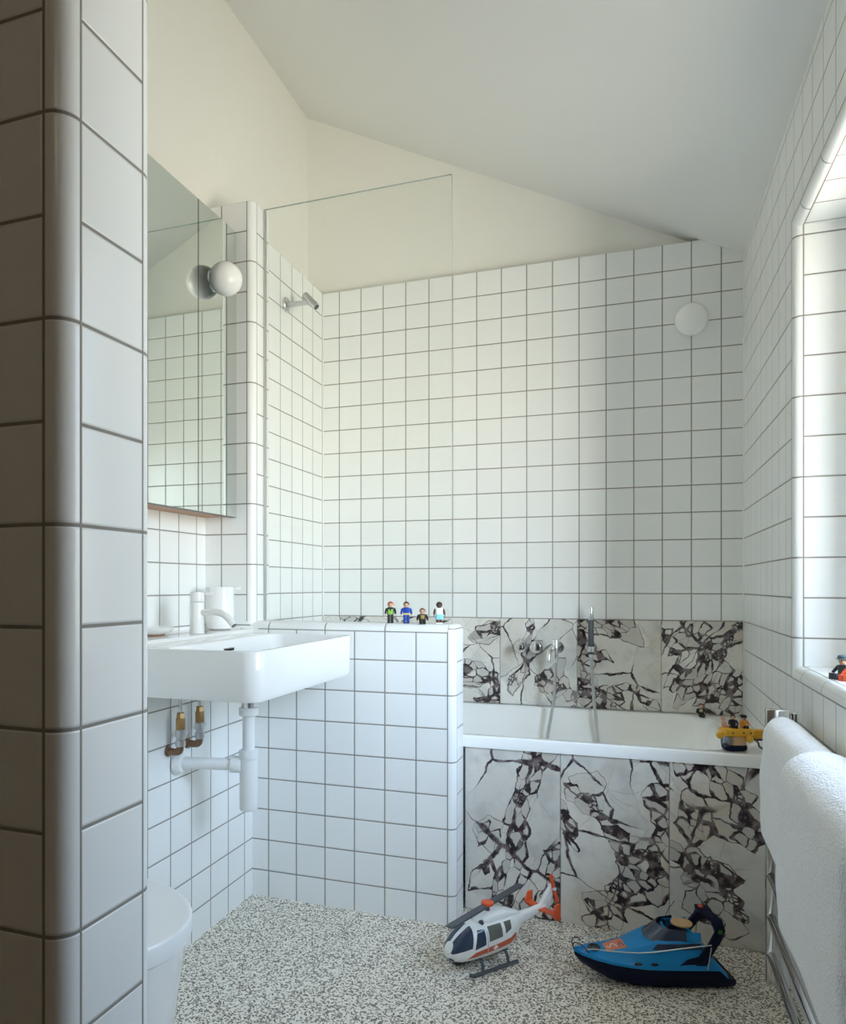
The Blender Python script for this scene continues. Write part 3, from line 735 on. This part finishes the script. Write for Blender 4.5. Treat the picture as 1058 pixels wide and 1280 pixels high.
# ------------------------------------------------------------------ toy figures
SKIN = mat('toy_skin', (.72, .42, .27), .45); SKIN_D = mat('toy_brown_skin', (.10, .045, .03), .45)
_tm = {}
def tc(r, g, b):
    if (r, g, b) not in _tm: _tm[(r, g, b)] = mat('toy_plastic_%d' % len(_tm), srgb(r, g, b), .4)
    return _tm[(r, g, b)]
def figure(loc, rz, label, group, hair, top, arm, leg, shoe, skin=SKIN, trim=None, pose='stand', hat=None, s=1.0, tilt=0):
    o = thing('toy_figure', label, 'toy figure', loc, rz, group); o.scale = (s, s, s)
    sit = pose == 'sit'
    zb = .007 if sit else .027
    for sx in (-1, 1):
        bm = B()
        if sit:
            box(bm, sx*.0053-.0048, sx*.0053+.0048, -.026, .004, .0012, .0105, .0018, 2)
        else:
            rings(bm, [rrect(sx*.0053, 0, .0048, .0052, .002, z, 3) for z in (.004, .0265)]) 
        lg = link('leg', bm, leg, o)
        bm = B()
        if sit: box(bm, sx*.0053-.0049, sx*.0053+.0049, -.031, -.0262, 0, .014, .0016, 2)
        else: box(bm, sx*.0053-.0049, sx*.0053+.0049, -.0075, .0055, 0, .0042, .0014, 2)
        link('shoe', bm, shoe, lg)
    bm = B(); rings(bm, [rrect(0, 0, hx_, hy_, .004, zb+z, 4) for hx_, hy_, z in ((.0105, .0058, 0), (.0108, .0062, .003), (.0112, .0064, .012), (.0122, .0062, .019), (.0100, .005, .0232), (.005, .004, .0246))])
    to = link('torso', bm, top, o)
    if trim:
        bm = B()
        if trim[0] == 'belt': rings(bm, [rrect(0, 0, .0113, .0068, .0042, zb+z, 4) for z in (.001, .0055)])
        elif trim[0] == 'vest': box(bm, -.0075, .0075, -.0072, -.0052, zb+.001, zb+.018, .001, 2)
        elif trim[0] == 'bib':
            box(bm, -.006, .006, -.0074, -.0052, zb+.009, zb+.0205, .001, 2)
        elif trim[0] == 'skirt': rings(bm, [rrect(0, 0, a, b, .004, z, 4) for a, b, z in ((.0118, .0075, .014), (.0112, .0066, zb+.003))])
        link('trim', bm, trim[1], to)
        if trim[0] == 'vest':
            bm = B(); prism(bm, [(-.003, zb+.020), (.003, zb+.020), (.0, zb+.008)], 1, -.0079, -.0070); link('collar', bm, tc(40, 45, 40), to)
    for sx in (-1, 1):
        a = V(sx*.0118, 0, zb+.0205); e = V(sx*.0152, -.001 if not sit else -.006, zb+.012); h = V(sx*.0163, -.004 if not sit else -.012, zb+.003 if not sit else zb+.006)
        bm = B(); tube(bm, [a, e, h], [.0036, .0037, .0032], 10, smooth=2); ar = link('arm', bm, arm, o)
        bm = B()
        d = (h-e).normalized()
        pts = [h+d*.001+V(0, -.0030*math.sin(t), 0)*1.0+d*(.0028-.0028*math.cos(t)) for t in [math.radians(x) for x in range(-20, 250, 30)]]
        tube(bm, pts, .0013, 8); link('hand', bm, skin, ar)
    zh = zb+.0245
    bm = B(); lathe(bm, [(.0045, -.001), (.0068, .001), (.0082, .004), (.0085, .008), (.0078, .0125), (.005, .0155), (.0, .0165)], (0, -.0005, zh), seg=24); hd = link('head', bm, skin, o)
    bm = B()
    for sx in (-1, 1): ball(bm, (sx*.0031, -.0087, zh+.0085), .0011, .0006, .0015, 10)
    tube(bm, [(-.003, -.0083, zh+.0048), (-.0012, -.0089, zh+.0038), (.0012, -.0089, zh+.0038), (.003, -.0083, zh+.0048)], .00045, 6)
    link('face', bm, tc(30, 22, 20), hd)
    bm = B(); n = 24; rs = []
    for t in range(0, 7):
        el = math.radians(88-t*20)
        rr = []
        for i in range(n):
            az = 2*PI*i/n
            front = max(0, -math.sin(az))           # -Y is the face
            lim = math.radians(88-t*(20-front*11.5))
            rr.append(V(.0098*math.cos(lim)*math.cos(az), -.0002+.0098*math.cos(lim)*math.sin(az), zh+.0092+.0093*math.sin(lim)))
        rs.append(rr)
    rings(bm, rs, cap=(True, True)); hr = link('hair', bm, hair, o, angle=60)
    if hat:
        bm = B(); lathe(bm, [(.0105, 0), (.0112, .002), (.0118, .005), (.009, .008), (.0, .0088)], (0, 0, zh+.0125)); ht = link('cap', bm, hat, o)
        bm = B(); rings(bm, [[V(.0105*math.cos(a), -.004-.0125*max(0, -math.sin(a))-.0, zh+.0125+dz) for a in [PI+PI*i/12 for i in range(13)]] for dz in (-.0004, .001)]); link('brim', bm, hat, ht)
    return o
G1 = 'toy figures on the half wall cap'
figure((-.7205, 2.187, ZH), .30, 'standing toy figure with red hair and green vest on the half wall', G1, tc(190, 75, 35), tc(35, 45, 42), tc(32, 40, 38), tc(45, 45, 48), tc(30, 30, 32), trim=('vest', tc(150, 200, 80)), s=.97)
figure((-.6685, 2.187, ZH), .30, 'standing toy figure in a blue uniform with yellow belt on the half wall', G1, tc(52, 40, 36), tc(30, 70, 165), tc(30, 66, 160), tc(32, 72, 160), tc(30, 50, 110), trim=('belt', tc(225, 215, 110)), s=.97)
figure((-.6140, 2.178, ZH), .30, 'sitting toy figure in black with brown hair on the half wall', G1, tc(110, 72, 45), tc(38, 38, 36), tc(34, 35, 33), tc(36, 38, 36), tc(30, 30, 30), trim=('bib', tc(170, 140, 70)), pose='sit', s=.97)
figure((-.5630, 2.187, ZH), .30, 'standing toy figure in white shirt and pale blue skirt, nearest the half wall end', G1, tc(45, 25, 28), tc(226, 230, 230), SKIN_D, tc(90, 60, 50), tc(235, 235, 232), skin=SKIN_D, trim=('skirt', tc(130, 205, 225)), s=.97)
figure((.229, 2.868+.012, bzt), .1, 'small black toy figure sitting on the far rim of the bath', 'toy figures on the bath rim', tc(60, 35, 35), tc(30, 30, 32), tc(28, 28, 30), tc(26, 28, 32), tc(22, 22, 24), trim=('bib', tc(200, 190, 150)), pose='sit', s=.92)
G3 = 'toy figures on the window sill'
figure((.4250, 1.815, Z0), -.95, 'toy figure in dark uniform and peaked cap sitting on the window sill', G3, tc(60, 45, 40), tc(45, 62, 72), tc(45, 60, 70), tc(50, 55, 70), tc(45, 45, 60), trim=('belt', tc(150, 105, 70)), pose='sit', hat=tc(75, 90, 95), s=.98)
figure((.4360, 1.785, Z0), -.95, 'toy figure in orange overalls sitting on the window sill', G3, tc(120, 75, 50), tc(240, 100, 50), tc(240, 95, 45), tc(240, 110, 60), tc(230, 90, 50), pose='sit', s=.98)

# ------------------------------------------------------------------ toy submarine on the bath corner
sb = thing('toy_submarine', 'yellow toy submarine with clear dome on the bath corner', 'toy submarine', (.272, 2.313, bzt), math.radians(18))
bm = B(); rings(bm, [rrect(.0, 0, a, b, .014, z, 5) for a, b, z in ((.026, .014, .0005), (.031, .018, .003), (.033, .020, .010), (.031, .019, .018))]); link('keel', bm, M_navy, sb)
bm = B(); rings(bm, [rrect(.004, 0, a, b, .012, z, 5) for a, b, z in ((.024, .019, .0182), (.026, .021, .030), (.026, .021, .043))]); link('belly', bm, M_tan, sb)
bm = B(); rings(bm, [rrect(.004, 0, a, b, .013, z, 5) for a, b, z in ((.038, .024, .0435), (.042, .027, .047), (.042, .027, .062), (.036, .022, .066))])
box(bm, .044, .088, -.016, .016, .036, .060, .005, 3)
prism(bm, [(.040, .060), (.088, .058), (.088, .050), (.040, .045)], 1, -.018, .018); link('hull', bm, M_yellow, sb)
bm = B(); ball(bm, (-.026, -.012, .030), .0165, .0185, .0185, 24); link('dome', bm, M_dome, sb)
bm = B(); tube(bm, [(-.037, -.008, .012), (-.041, -.008, .03), (-.036, -.008, .048)], .0025, 8, smooth=2); link('dome_frame', bm, M_navy, sb)
for x, y, z in ((-.046, -.012, .046), (.026, -.034, .040)):
    bm = B(); cyl(bm, (x, y-.006, z), (x, y+.006, z), .010, 18, .002); p = link('lamp_pod', bm, M_yellow, sb)
    bm = B(); tube(bm, [(x, y+.006, z), ((x+.0)*.8, y*.6, z+.004), (x*.6, y*.3, .05)], .003, 8); link('pod_arm', bm, M_dgrey, p)
bm = B(); tube(bm, [(.040, -.024, .040), (.052, -.034, .030), (.050, -.038, .020), (.060, -.040, .014)], .0028, 8, smooth=1); link('claw', bm, M_dgrey, sb)
bm = B(); cyl(bm, (.062, 0, .036), (.062, 0, .028), .006, 14); box(bm, .055, .088, -.012, .012, .030, .036, .002, 2); link('propeller_housing', bm, M_dgrey, sb)
bm = B()
for x in (-.02, .01, .03): ball(bm, (x+.004, -.0268, .055), .003, .0012, .003, 12)
link('rivets', bm, M_dgrey, sb)
G4 = 'toy riders on the submarine'
def W(o, p): return o.matrix_basis @ Vector(p)
sbm = Matrix.Translation(sb.location) @ Matrix.Rotation(sb.rotation_euler.z, 4, 'Z')
def on(p): q = sbm @ Vector(p); return (q.x, q.y, q.z)
figure(on((-.004, .002, .0662)), .2, 'dark haired toy rider in black sitting on the yellow submarine', G4, tc(62, 32, 28), tc(34, 36, 42), tc(34, 36, 42), tc(40, 42, 50), tc(30, 30, 35), pose='sit', s=.72)
figure(on((.027, .002, .0645)), .2, 'toy rider in a flat black hat on the yellow submarine', G4, tc(30, 28, 28), tc(220, 150, 50), tc(215, 140, 45), tc(200, 130, 50), tc(60, 50, 40), pose='sit', hat=tc(32, 32, 34), s=.70)
figure(on((-.029, .006, .0655)), 1.35, 'toy rider in pink slumped at the front of the yellow submarine', G4, tc(205, 150, 120), tc(215, 165, 140), tc(210, 160, 130), tc(205, 160, 135), tc(120, 90, 80), pose='sit', s=.62)

# ------------------------------------------------------------------ toy helicopter
hc = thing('toy_helicopter', 'white toy rescue helicopter with red stripe on the terrazzo floor', 'toy helicopter', (-.362, 1.962, 0), math.radians(230.3))
ST = [(.150, .048, .004, .004), (.146, .049, .014, .012), (.135, .052, .026, .022), (.115, .057, .036, .033), (.085, .064, .0425, .043), (.045, .067, .044, .047), (0, .068, .044, .047), (-.035, .069, .042, .045), (-.062, .074, .034, .037), (-.085, .081, .021, .026), (-.105, .085, .013, .016), (-.150, .091, .010, .012), (-.192, .096, .0085, .0105)]
def stat(x):
    for a, b in zip(ST, ST[1:]):
        if b[0] <= x <= a[0]:
            t = (a[0]-x)/(a[0]-b[0]); return [a[i]+(b[i]-a[i])*t for i in range(1, 4)]
    return list(ST[-1][1:])
def hp(x, ph, off=0.):
    z, ry, rz = stat(x); c, s_ = math.cos(ph), math.sin(ph); e = .75
    f = lambda v: math.copysign(abs(v)**e, v)
    return V(x, (ry+off)*f(c), z+(rz+off)*f(s_))
SX = []
for a, b in zip(ST, ST[1:]):
    for t in range(4): SX.append(a[0]+(b[0]-a[0])*t/4)
SX.append(ST[-1][0])
bm = B(); rings(bm, [[hp(x, 2*PI*i/36) for i in range(36)] for x in SX]); fz = link('fuselage', bm, M_white_toy, hc, angle=60)
def patch(bm, quad, off=.0012, n=8, side=1, mi=0):
    """skin patch; quad = 4 corners (x, degrees) on the fuselage"""
    g = []
    for i in range(n+1):
        r = []
        for j in range(n+1):
            u_, v_ = i/n, j/n
            x = (quad[0][0]*(1-u_)+quad[1][0]*u_)*(1-v_)+(quad[3][0]*(1-u_)+quad[2][0]*u_)*v_
            p = (quad[0][1]*(1-u_)+quad[1][1]*u_)*(1-v_)+(quad[3][1]*(1-u_)+quad[2][1]*u_)*v_
            ph = math.radians(p) if side > 0 else PI-math.radians(p)
            r.append((hp(x, ph, off), hp(x, ph, -.002)))
        g.append(r)
    ve = [[(bm.verts.new(a), bm.verts.new(b)) for a, b in r] for r in g]
    for i in range(n):
        for j in range(n):
            face(bm, (ve[i][j][0], ve[i+1][j][0], ve[i+1][j+1][0], ve[i][j+1][0]), mi)
    bd = [(0, j) for j in range(n)]+[(i, n) for i in range(n)]+[(n, j) for j in range(n, 0, -1)]+[(i, 0) for i in range(n, 0, -1)]
    for q in range(len(bd)):
        (a, b), (c, d) = bd[q], bd[(q+1) % len(bd)]
        face(bm, (ve[a][b][0], ve[a][b][1], ve[c][d][1], ve[c][d][0]), mi)
for sd in (1, -1):
    bm = B(); patch(bm, [(.1494, 8), (.094, 2), (.080, 84), (.132, 84)], side=sd); link('windscreen', bm, M_tint, hc)
    bm = B(); patch(bm, [(.086, -2), (.052, 0), (.052, 46), (.072, 52)], side=sd); link('door_window', bm, M_tint, hc)
    bm = B(); patch(bm, [(.040, 2), (-.004, 4), (-.004, 48), (.040, 50)], side=sd); link('cabin_window', bm, M_tint2, hc)
    bm = B(); patch(bm, [(-.016, 8), (-.036, 16), (-.040, 48), (-.016, 48)], side=sd); link('rear_window', bm, M_tint2, hc)
    bm = B(); patch(bm, [(.105, -26), (-.058, -18), (-.058, -2), (.085, -10)], side=sd, n=14); stp = link('red_stripe', bm, M_redstripe, hc)
    for qd in ((.028, -15.5, .012, -10.5), (.0235, -19, .0165, -7)):
        bm = B(); patch(bm, [(qd[0], qd[1]), (qd[2], qd[1]), (qd[2], qd[3]), (qd[0], qd[3])], off=.0018, n=2, side=sd); link('cross_emblem', bm, M_white_toy, stp)
    bm = B(); patch(bm, [(.046, -30), (.0445, -30), (.0445, 58), (.046, 58)], off=.0016, n=6, side=sd); link('door_seam', bm, M_steel, hc)
bm = B(); patch(bm, [(.1465, 205), (.1465, 335), (.138, 325), (.138, 215)], n=10); link('nose_lamp', bm, M_dgrey, hc)
# engine cowling
CW = [(.062, .106, .010, .004), (.045, .110, .022, .012), (.02, .113, .026, .018), (-.03, .112, .026, .018), (-.062, .106, .020, .014), (-.095, .098, .010, .008), (-.108, .094, .004, .004)]
bm = B(); rings(bm, [[V(x, ry*math.copysign(abs(math.cos(a))**.7, math.cos(a)), z+rz*math.copysign(abs(math.sin(a))**.7, math.sin(a))) for a in [2*PI*i/28 for i in range(28)]] for x, z, ry, rz in CW]); link('engine_cowling', bm, M_white_toy, hc, angle=60)
for sd in (-1, 1):
    bm = B(); cyl(bm, (.046, sd*.018, .113), (.052, sd*.020, .113), .007, 16); link('air_intake', bm, M_dgrey, hc)
# tail fin, stabiliser, tail rotor
def plate(bm, poly, y0, y1, bev=.0012): prism(bm, poly, 1, y0, y1); bmesh.ops.bevel(bm, geom=bm.edges[:], offset=bev, segments=2, profile=.5, affect='EDGES')
bm = B(); plate(bm, [(-.165, .090), (-.178, .104), (-.218, .152), (-.231, .152), (-.228, .130), (-.212, .096), (-.195, .086)], -.006, .006); link('tail_fin', bm, M_white_toy, hc)
for sd in (-1, 1):
    bm = B(); rings(bm, [[V(x, sd*.006, z) for x, z in ((-.163, .093), (-.188, .093), (-.188, .097), (-.163, .097))], [V(x, sd*.055, z) for x, z in ((-.172, .094), (-.194, .094), (-.194, .097), (-.172, .097))]]); st_ = link('stabiliser', bm, M_red, hc)
    bm = B(); plate(bm, [(-.170, .092), (-.182, .120), (-.200, .122), (-.198, .095), (-.204, .076), (-.190, .074)], sd*.055-.003, sd*.055+.003); link('endplate', bm, M_red, st_)
bm = B(); ca, sa = math.cos(math.radians(72)), math.sin(math.radians(72))
for s_ in (-1, 1):
    pts = [(-.222+ca*s_*.004-sa*.005, .142+sa*s_*.004+ca*.005), (-.222+ca*s_*.004+sa*.005, .142+sa*s_*.004-ca*.005), (-.222-ca*s_*.0*1+ca*s_*.044*-1*-1+sa*.006, .142+sa*s_*.044-ca*.006), (-.222+ca*s_*.044-sa*.006, .142+sa*s_*.044+ca*.006)]
    prism(bm, pts, 1, .0085, .0115)
trr = link('tail_rotor', bm, M_red, hc)
bm = B(); cyl(bm, (-.222, .006, .142), (-.222, .015, .142), .0045, 14); link('rotor_pin', bm, M_whitepl, trr)
# main rotor
bm = B(); cyl(bm, (.012, 0, .126), (.012, 0, .150), .006, 16); link('mast', bm, M_dgrey, hc)
ra = math.radians(68-230.3+180); rd_ = V(math.cos(ra), math.sin(ra), 0); rn = V(-rd_.y, rd_.x, 0); RC = V(.012, 0, .146)
for s_ in (-1, 1):
    bm = B(); rs = []
    for t, w, th_ in ((.012, .007, .0035), (.030, .0095, .003), (.168, .0105, .0022), (.176, .009, .0018)):
        c = RC+rd_*s_*t
        rs.append([c+rn*w+V(0, 0, th_), c-rn*w+V(0, 0, th_), c-rn*w-V(0, 0, th_), c+rn*w-V(0, 0, th_)])
    rings(bm, rs); link('rotor_blade', bm, M_dgrey, hc)
bm = B(); lathe(bm, [(.012, 0), (.0165, .001), (.0175, .004), (.0165, .0085), (.013, .0105), (0, .011)], RC+V(0, 0, -.001)); link('rotor_hub', bm, M_red, hc)
# skids
for sd in (-1, 1):
    bm = B(); tube(bm, [(.098, sd*.036, .010), (.088, sd*.037, .0055), (.07, sd*.037, .0052), (-.062, sd*.037, .0052)], .0050, 10, smooth=1); link('skid', bm, M_dgrey, hc)
    for x in (.055, -.03):
        bm = B(); tube(bm, [(x, sd*.017, .040), (x, sd*.031, .030), (x, sd*.037, .005)], .0042, 8, smooth=1); link('skid_strut', bm, M_dgrey, hc)
bm = B(); box(bm, -.045, .07, -.02, .02, .018, .027, .003, 2); link('skid_frame', bm, M_dgrey, hc)
for c_ in hc.children:
    if not c_.name.startswith(('skid_strut', 'skid.')) and c_.name != 'skid': c_.location.z += .014

# ------------------------------------------------------------------ toy boat
bo = thing('toy_boat', 'blue and navy toy cabin cruiser on the terrazzo floor', 'toy boat', (.040, 2.030, 0), math.radians(180+19.5))
bo.scale = (1, 1, 1.10)
def hull_ring(x, hb, zt, hc_, zch, zk):
    return [V(x, hb, zt), V(x, (hb+hc_)/2+.002, (zt+zch)/2), V(x, hc_, zch), V(x, hc_*.5, (zch+zk)/2), V(x, 0, zk), V(x, -hc_*.5, (zch+zk)/2), V(x, -hc_, zch), V(x, -(hb+hc_)/2-.002, (zt+zch)/2), V(x, -hb, zt)]
HS = [(-.196, .058, .020, .055, .008, .002), (-.175, .064, .026, .058, .006, 0), (-.15, .068, .046, .060, .006, 0), (-.08, .070, .047, .061, .006, 0), (0, .070, .048, .060, .006, 0), (.06, .066, .050, .054, .008, .001), (.11, .055, .053, .040, .014, .006), (.15, .038, .056, .024, .026, .018), (.18, .018, .059, .010, .042, .036), (.196, .003, .062, .002, .056, .053)]
bm = B(); rings(bm, [hull_ring(*h) for h in HS], closed=True); link('hull', bm, M_navy, bo, angle=40)
# blue upper works
def sup(x, hb, zb_, hm, zm, ht, zt): return [V(x, hb, zb_), V(x, hb, zb_+.006), V(x, hm, zm), V(x, ht, zt-.003), V(x, ht-.005, zt), V(x, -ht+.005, zt), V(x, -ht, zt-.003), V(x, -hm, zm), V(x, -hb, zb_+.006), V(x, -hb, zb_)]
SU = [(-.172, .066, .027, .064, .034, .062, .036), (-.150, .070, .046, .067, .054, .064, .058), (-.135, .071, .047, .066, .060, .062, .074), (-.118, .072, .0475, .064, .070, .057, .098), (-.06, .072, .048, .062, .074, .052, .106), (-.005, .0715, .0485, .060, .074, .050, .104), (.03, .070, .049, .055, .072, .046, .092), (.07, .065, .051, .048, .068, .038, .080), (.11, .056, .0535, .040, .065, .029, .071), (.15, .039, .0565, .028, .064, .019, .066), (.18, .019, .0595, .013, .065, .008, .066), (.197, .004, .0625, .003, .066, .002, .067)]
bm = B(); rings(bm, [sup(*s_) for s_ in SU]); dk = link('upper_deck', bm, M_blue, bo, angle=45)
# cockpit well walls
bm = B()
def uring(x0, x1, hw0, hw1, z, n=10):
    pts = [V(x0, -hw0, z)]
    for i in range(n+1):
        a = -PI/2+PI*i/n
        pts.append(V(x1-.03+.03*math.cos(a), hw1*math.sin(a), z))
    pts.append(V(x0, hw0, z)); return pts
def uwall(bm, x0, x1, z0, z1, lean, th_, dz=0.):
    o0, o1 = uring(x0, x1, .050, .046, z0), uring(x0, x1-lean, .047, .040, z1)
    i0, i1 = uring(x0, x1-th_, .050-th_, .046-th_, z0), uring(x0, x1-lean-th_, .047-th_, .040-th_, z1)
    for p in o1+i1: p.z += dz*(p.x-x0)
    n = len(o0); a, b, c, d = ([bm.verts.new(p) for p in r] for r in (o0, o1, i1, i0))
    for i in range(n-1):
        for p, q_ in ((a, b), (b, c), (c, d), (d, a)): face(bm, (p[i], p[i+1], q_[i+1], q_[i]))
    for i in (0, n-1): face(bm, (a[i], b[i], c[i], d[i]))
uwall(bm, -.112, -.02, .104, .122, .012, .004); link('cockpit_coaming', bm, M_blue, dk)
bm = B(); uwall(bm, -.075, .018, .100, .127, .036, .002); link('windscreen', bm, M_tint, bo)
bm = B(); box(bm, -.10, -.015, -.036, .036, .1055, .1075, .001, 1); link('cockpit_floor', bm, M_navy, bo)
bm = B(); lathe(bm, [(.006, 0), (.006, .018)], (-.082, 0, .107)); link('table_post', bm, M_dgrey, bo)
bm = B(); lathe(bm, [(.024, 0), (.0265, .001), (.0265, .004), (.0, .0045)], (-.082, 0, .125)); link('table_top', bm, M_tan, bo)
for yy in (-.016, .016):
    bm = B(); box(bm, -.040, -.024, yy-.009, yy+.009, .107, .118, .003, 2); box(bm, -.044, -.038, yy-.009, yy+.009, .112, .131, .003, 2); link('seat', bm, M_navy, bo)
# arch
bm = B()
AR = [(-.098, .0665, .052), (-.115, .0655, .078), (-.138, .062, .106), (-.156, .055, .130), (-.154, .042, .149), (-.138, .022, .159), (-.132, 0, .161)]
full = AR+[(x, -y, z) for x, y, z in AR[-2::-1]]
rs = []
for x, y, z in full:
    dx = .013; nrm = V(0, y, z-.09).normalized()
    c = V(x, y, z); rs.append([c+V(dx, 0, 0)+nrm*.004, c-V(dx, 0, 0)+nrm*.004, c-V(dx, 0, 0)-nrm*.004, c+V(dx, 0, 0)-nrm*.004])
rings(bm, rs); arch = link('radar_arch', bm, M_navy, bo, angle=50)
bm = B(); ball(bm, (-.132, 0, .167), .006, .009, .004, 16); link('warning_light', bm, M_red, arch)
for yy in (1, -1):
    bm = B(); ball(bm, (-.155, yy*.060, .130), .006, .003, .005, 14); link('side_lamp', bm, tc(40, 120, 50), arch)
# side windows, portholes
for s_ in (1, -1):
    bm = B(); rings(bm, [[V(x, s_*(y+o_f), z) for x, y, z in ((-.128, .0665, .063), (-.045, .0690, .056), (-.07, .0655, .070), (-.112, .0635, .078))] for o_f in (.0012, -.003)]); link('side_window', bm, M_navy, bo)
    bm = B(); rings(bm, [[V(x, s_*(y+o_f), z) for x, y, z in ((-.112, .0590, .090), (.012, .0530, .088), (.0, .0505, .099), (-.108, .0555, .1015))] for o_f in (.0012, -.003)]); link('cabin_window', bm, M_tint, bo)
    for x, y in ((.052, .0645), (.012, .0672)):
        bm = B(); ball(bm, (x, s_*(y-.001), .0585), .0105, .003, .0048, 18); link('porthole', bm, M_black, bo)
    # rails
    bm = B(); tube(bm, [(.178, s_*.016, .064), (.172, s_*.024, .078), (.10, s_*.048, .080), (.03, s_*.061, .083), (-.06, s_*.065, .096), (-.13, s_*.067, .104)], .0014, 8, smooth=1); link('side_rail', bm, M_steel, bo)
    bm = B(); tube(bm, [(.197, s_*.002, .066), (.203, s_*.006, .085), (.185, s_*.020, .088), (.165, s_*.028, .068)], .0016, 8, smooth=1); link('bow_rail', bm, M_dgrey, bo)
    bm = B(); tube(bm, [(-.118, s_*.072, .050), (-.128, s_*.070, .100)], .0014, 8); link('grab_rail', bm, M_steel, bo)
bm = B(); lathe(bm, [(.014, 0), (.016, .001), (.016, .006), (.012, .007), (.011, .002), (0, .002)], (.145, 0, .0665)); link('winch_ring', bm, M_dgrey, bo)
bm = B(); tube(bm, [(-.055, -.042, .118), (-.062, -.043, .138), (-.082, -.044, .162)], .0009, 6, smooth=1); link('antenna', bm, M_black, bo)
bm = B(); tube(bm, [(-.100, .040, .105), (-.104, .041, .150)], .0009, 6); link('antenna', bm, M_black, bo)
# sticker on the fore deck (an orange patch with a wavy white scribble)
def dk_z(x):
    for a, b in zip(SU, SU[1:]):
        if a[0] <= x <= b[0]: t = (x-a[0])/(b[0]-a[0]); return a[6]+(b[6]-a[6])*t
bm = B(); rings(bm, [[V(x, y, dk_z(x)+o_f) for x, y in ((.118, -.018), (.118, .018), (.068, .026), (.068, -.026))] for o_f in (-.002, .0006)]); stk = link('sticker', bm, M_stickerO, bo)
bm = B(); tube(bm, [(.112-.006*i, .016*math.sin(i*1.9)*.75, dk_z(.112-.006*i)+.0008) for i in range(5)], .0016, 6, smooth=2); link('scribble', bm, tc(225, 228, 235), stk)
bm = B(); tube(bm, [(.084-.004*i, .014*math.cos(i*2.2), dk_z(.084-.004*i)+.0008) for i in range(4)], .0013, 6, smooth=2); link('scribble', bm, tc(60, 80, 150), stk)

# ------------------------------------------------------------------ light: daylight through the window
wd = bpy.data.worlds.new('daylight'); S.world = wd; wd.use_nodes = True; nt = wd.node_tree
bg = nt.nodes['Background']; k = nt.nodes
tcn = k.new('ShaderNodeTexCoord'); sx_ = k.new('ShaderNodeSeparateXYZ'); nt.links.new(tcn.outputs['Generated'], sx_.inputs[0])
rmp = k.new('ShaderNodeValToRGB'); mr = k.new('ShaderNodeMapRange'); mr.inputs[1].default_value = -1; mr.inputs[2].default_value = 1
nt.links.new(sx_.outputs[2], mr.inputs[0]); nt.links.new(mr.outputs[0], rmp.inputs[0])
el = rmp.color_ramp.elements
el[0].position = 0; el[0].color = (.74, .69, .59, 1)
el[1].position = 1; el[1].color = (.46, .66, 1.02, 1)
for p, c in ((.47, (.84, .80, .69, 1)), (.53, (.98, 1.0, .98, 1)), (.62, (.66, .84, 1.08, 1))):
    e = el.new(p); e.color = c
# made-up sky weighting to balance the walls: brighter towards -Y, dimmer towards +Y
dy = k.new('ShaderNodeValToRGB'); my = k.new('ShaderNodeMapRange'); my.inputs[1].default_value = -1; my.inputs[2].default_value = 1
nt.links.new(sx_.outputs[1], my.inputs[0]); nt.links.new(my.outputs[0], dy.inputs[0])
de = dy.color_ramp.elements
de[0].position = 0; de[0].color = (.78, .78, .78, 1); de[1].position = 1; de[1].color = (.10, .10, .10, 1)
for p, c in ((.15, .80), (.27, .62), (.36, .35), (.5, .30), (.61, .26), (.75, .18)):
    e = de.new(p); e.color = (c, c, c, 1)
mu = k.new('ShaderNodeMath'); mu.operation = 'MULTIPLY'; mu.inputs[1].default_value = 26.0
nt.links.new(dy.outputs[0], mu.inputs[0])
nt.links.new(rmp.outputs[0], bg.inputs[0]); nt.links.new(mu.outputs[0], bg.inputs[1])
# added lamp, out of view in the hallway, to brighten the front wall
hl = thing('hall_fill_lamp', 'unseen round lamp added on the hallway ceiling to light the front wall', 'fill lamp', (-.2, -.7, 2.5))
bm = B(); lathe(bm, [(.10, 0), (.10, -.012), (.02, -.012)]); link('canopy', bm, M_whitepl, hl)
bm = B(); lathe(bm, [(.115, -.0125), (.12, -.03), (.11, -.07), (.07, -.095), (0, -.10)]); link('shade', bm, M_opal, hl)
ll_ = bpy.data.lights.new('hall_fill_light', 'POINT'); ll_.energy = 1.7; ll_.color = (1, .80, .58); ll_.shadow_soft_size = .10
lo = bpy.data.objects.new('hall_fill_light', ll_); COL.objects.link(lo); lo.location = (-.2, -.7, 2.2)
pl = bpy.data.lights.new('window_portal', 'AREA'); pl.shape = 'RECTANGLE'; pl.size = Z1-Z0; pl.size_y = YW-Y0
pl.cycles.is_portal = True
po = bpy.data.objects.new('window_portal', pl); COL.objects.link(po)
po.location = (.69, (Y0+YW)/2, (Z0+Z1)/2); po.rotation_euler = (0, math.radians(90), 0)

# ------------------------------------------------------------------ camera and view
cam = bpy.data.cameras.new('camera'); co = bpy.data.objects.new('camera', cam); COL.objects.link(co)
cam.sensor_fit = 'HORIZONTAL'; cam.sensor_width = 36; cam.lens = 915.53/1058*36
cam.shift_x = (529-469.45)/1058; cam.shift_y = (731.34-640)/1058; cam.clip_start = .02
co.location = (0, 0, 1.0167); co.rotation_euler = (math.radians(90), 0, .3389)
S.camera = co
vs = S.view_settings
S.display_settings.display_device = 'sRGB'
vs.view_transform = 'Standard'; vs.look = 'None'; vs.gamma = 1; vs.use_curve_mapping = False; vs.exposure = 0.60
cy = S.cycles
cy.use_denoising = True; cy.max_bounces = 14; cy.diffuse_bounces = 10; cy.glossy_bounces = 6; cy.transparent_max_bounces = 16
cy.sample_clamp_indirect = 6; cy.caustics_reflective = False; cy.caustics_refractive = False
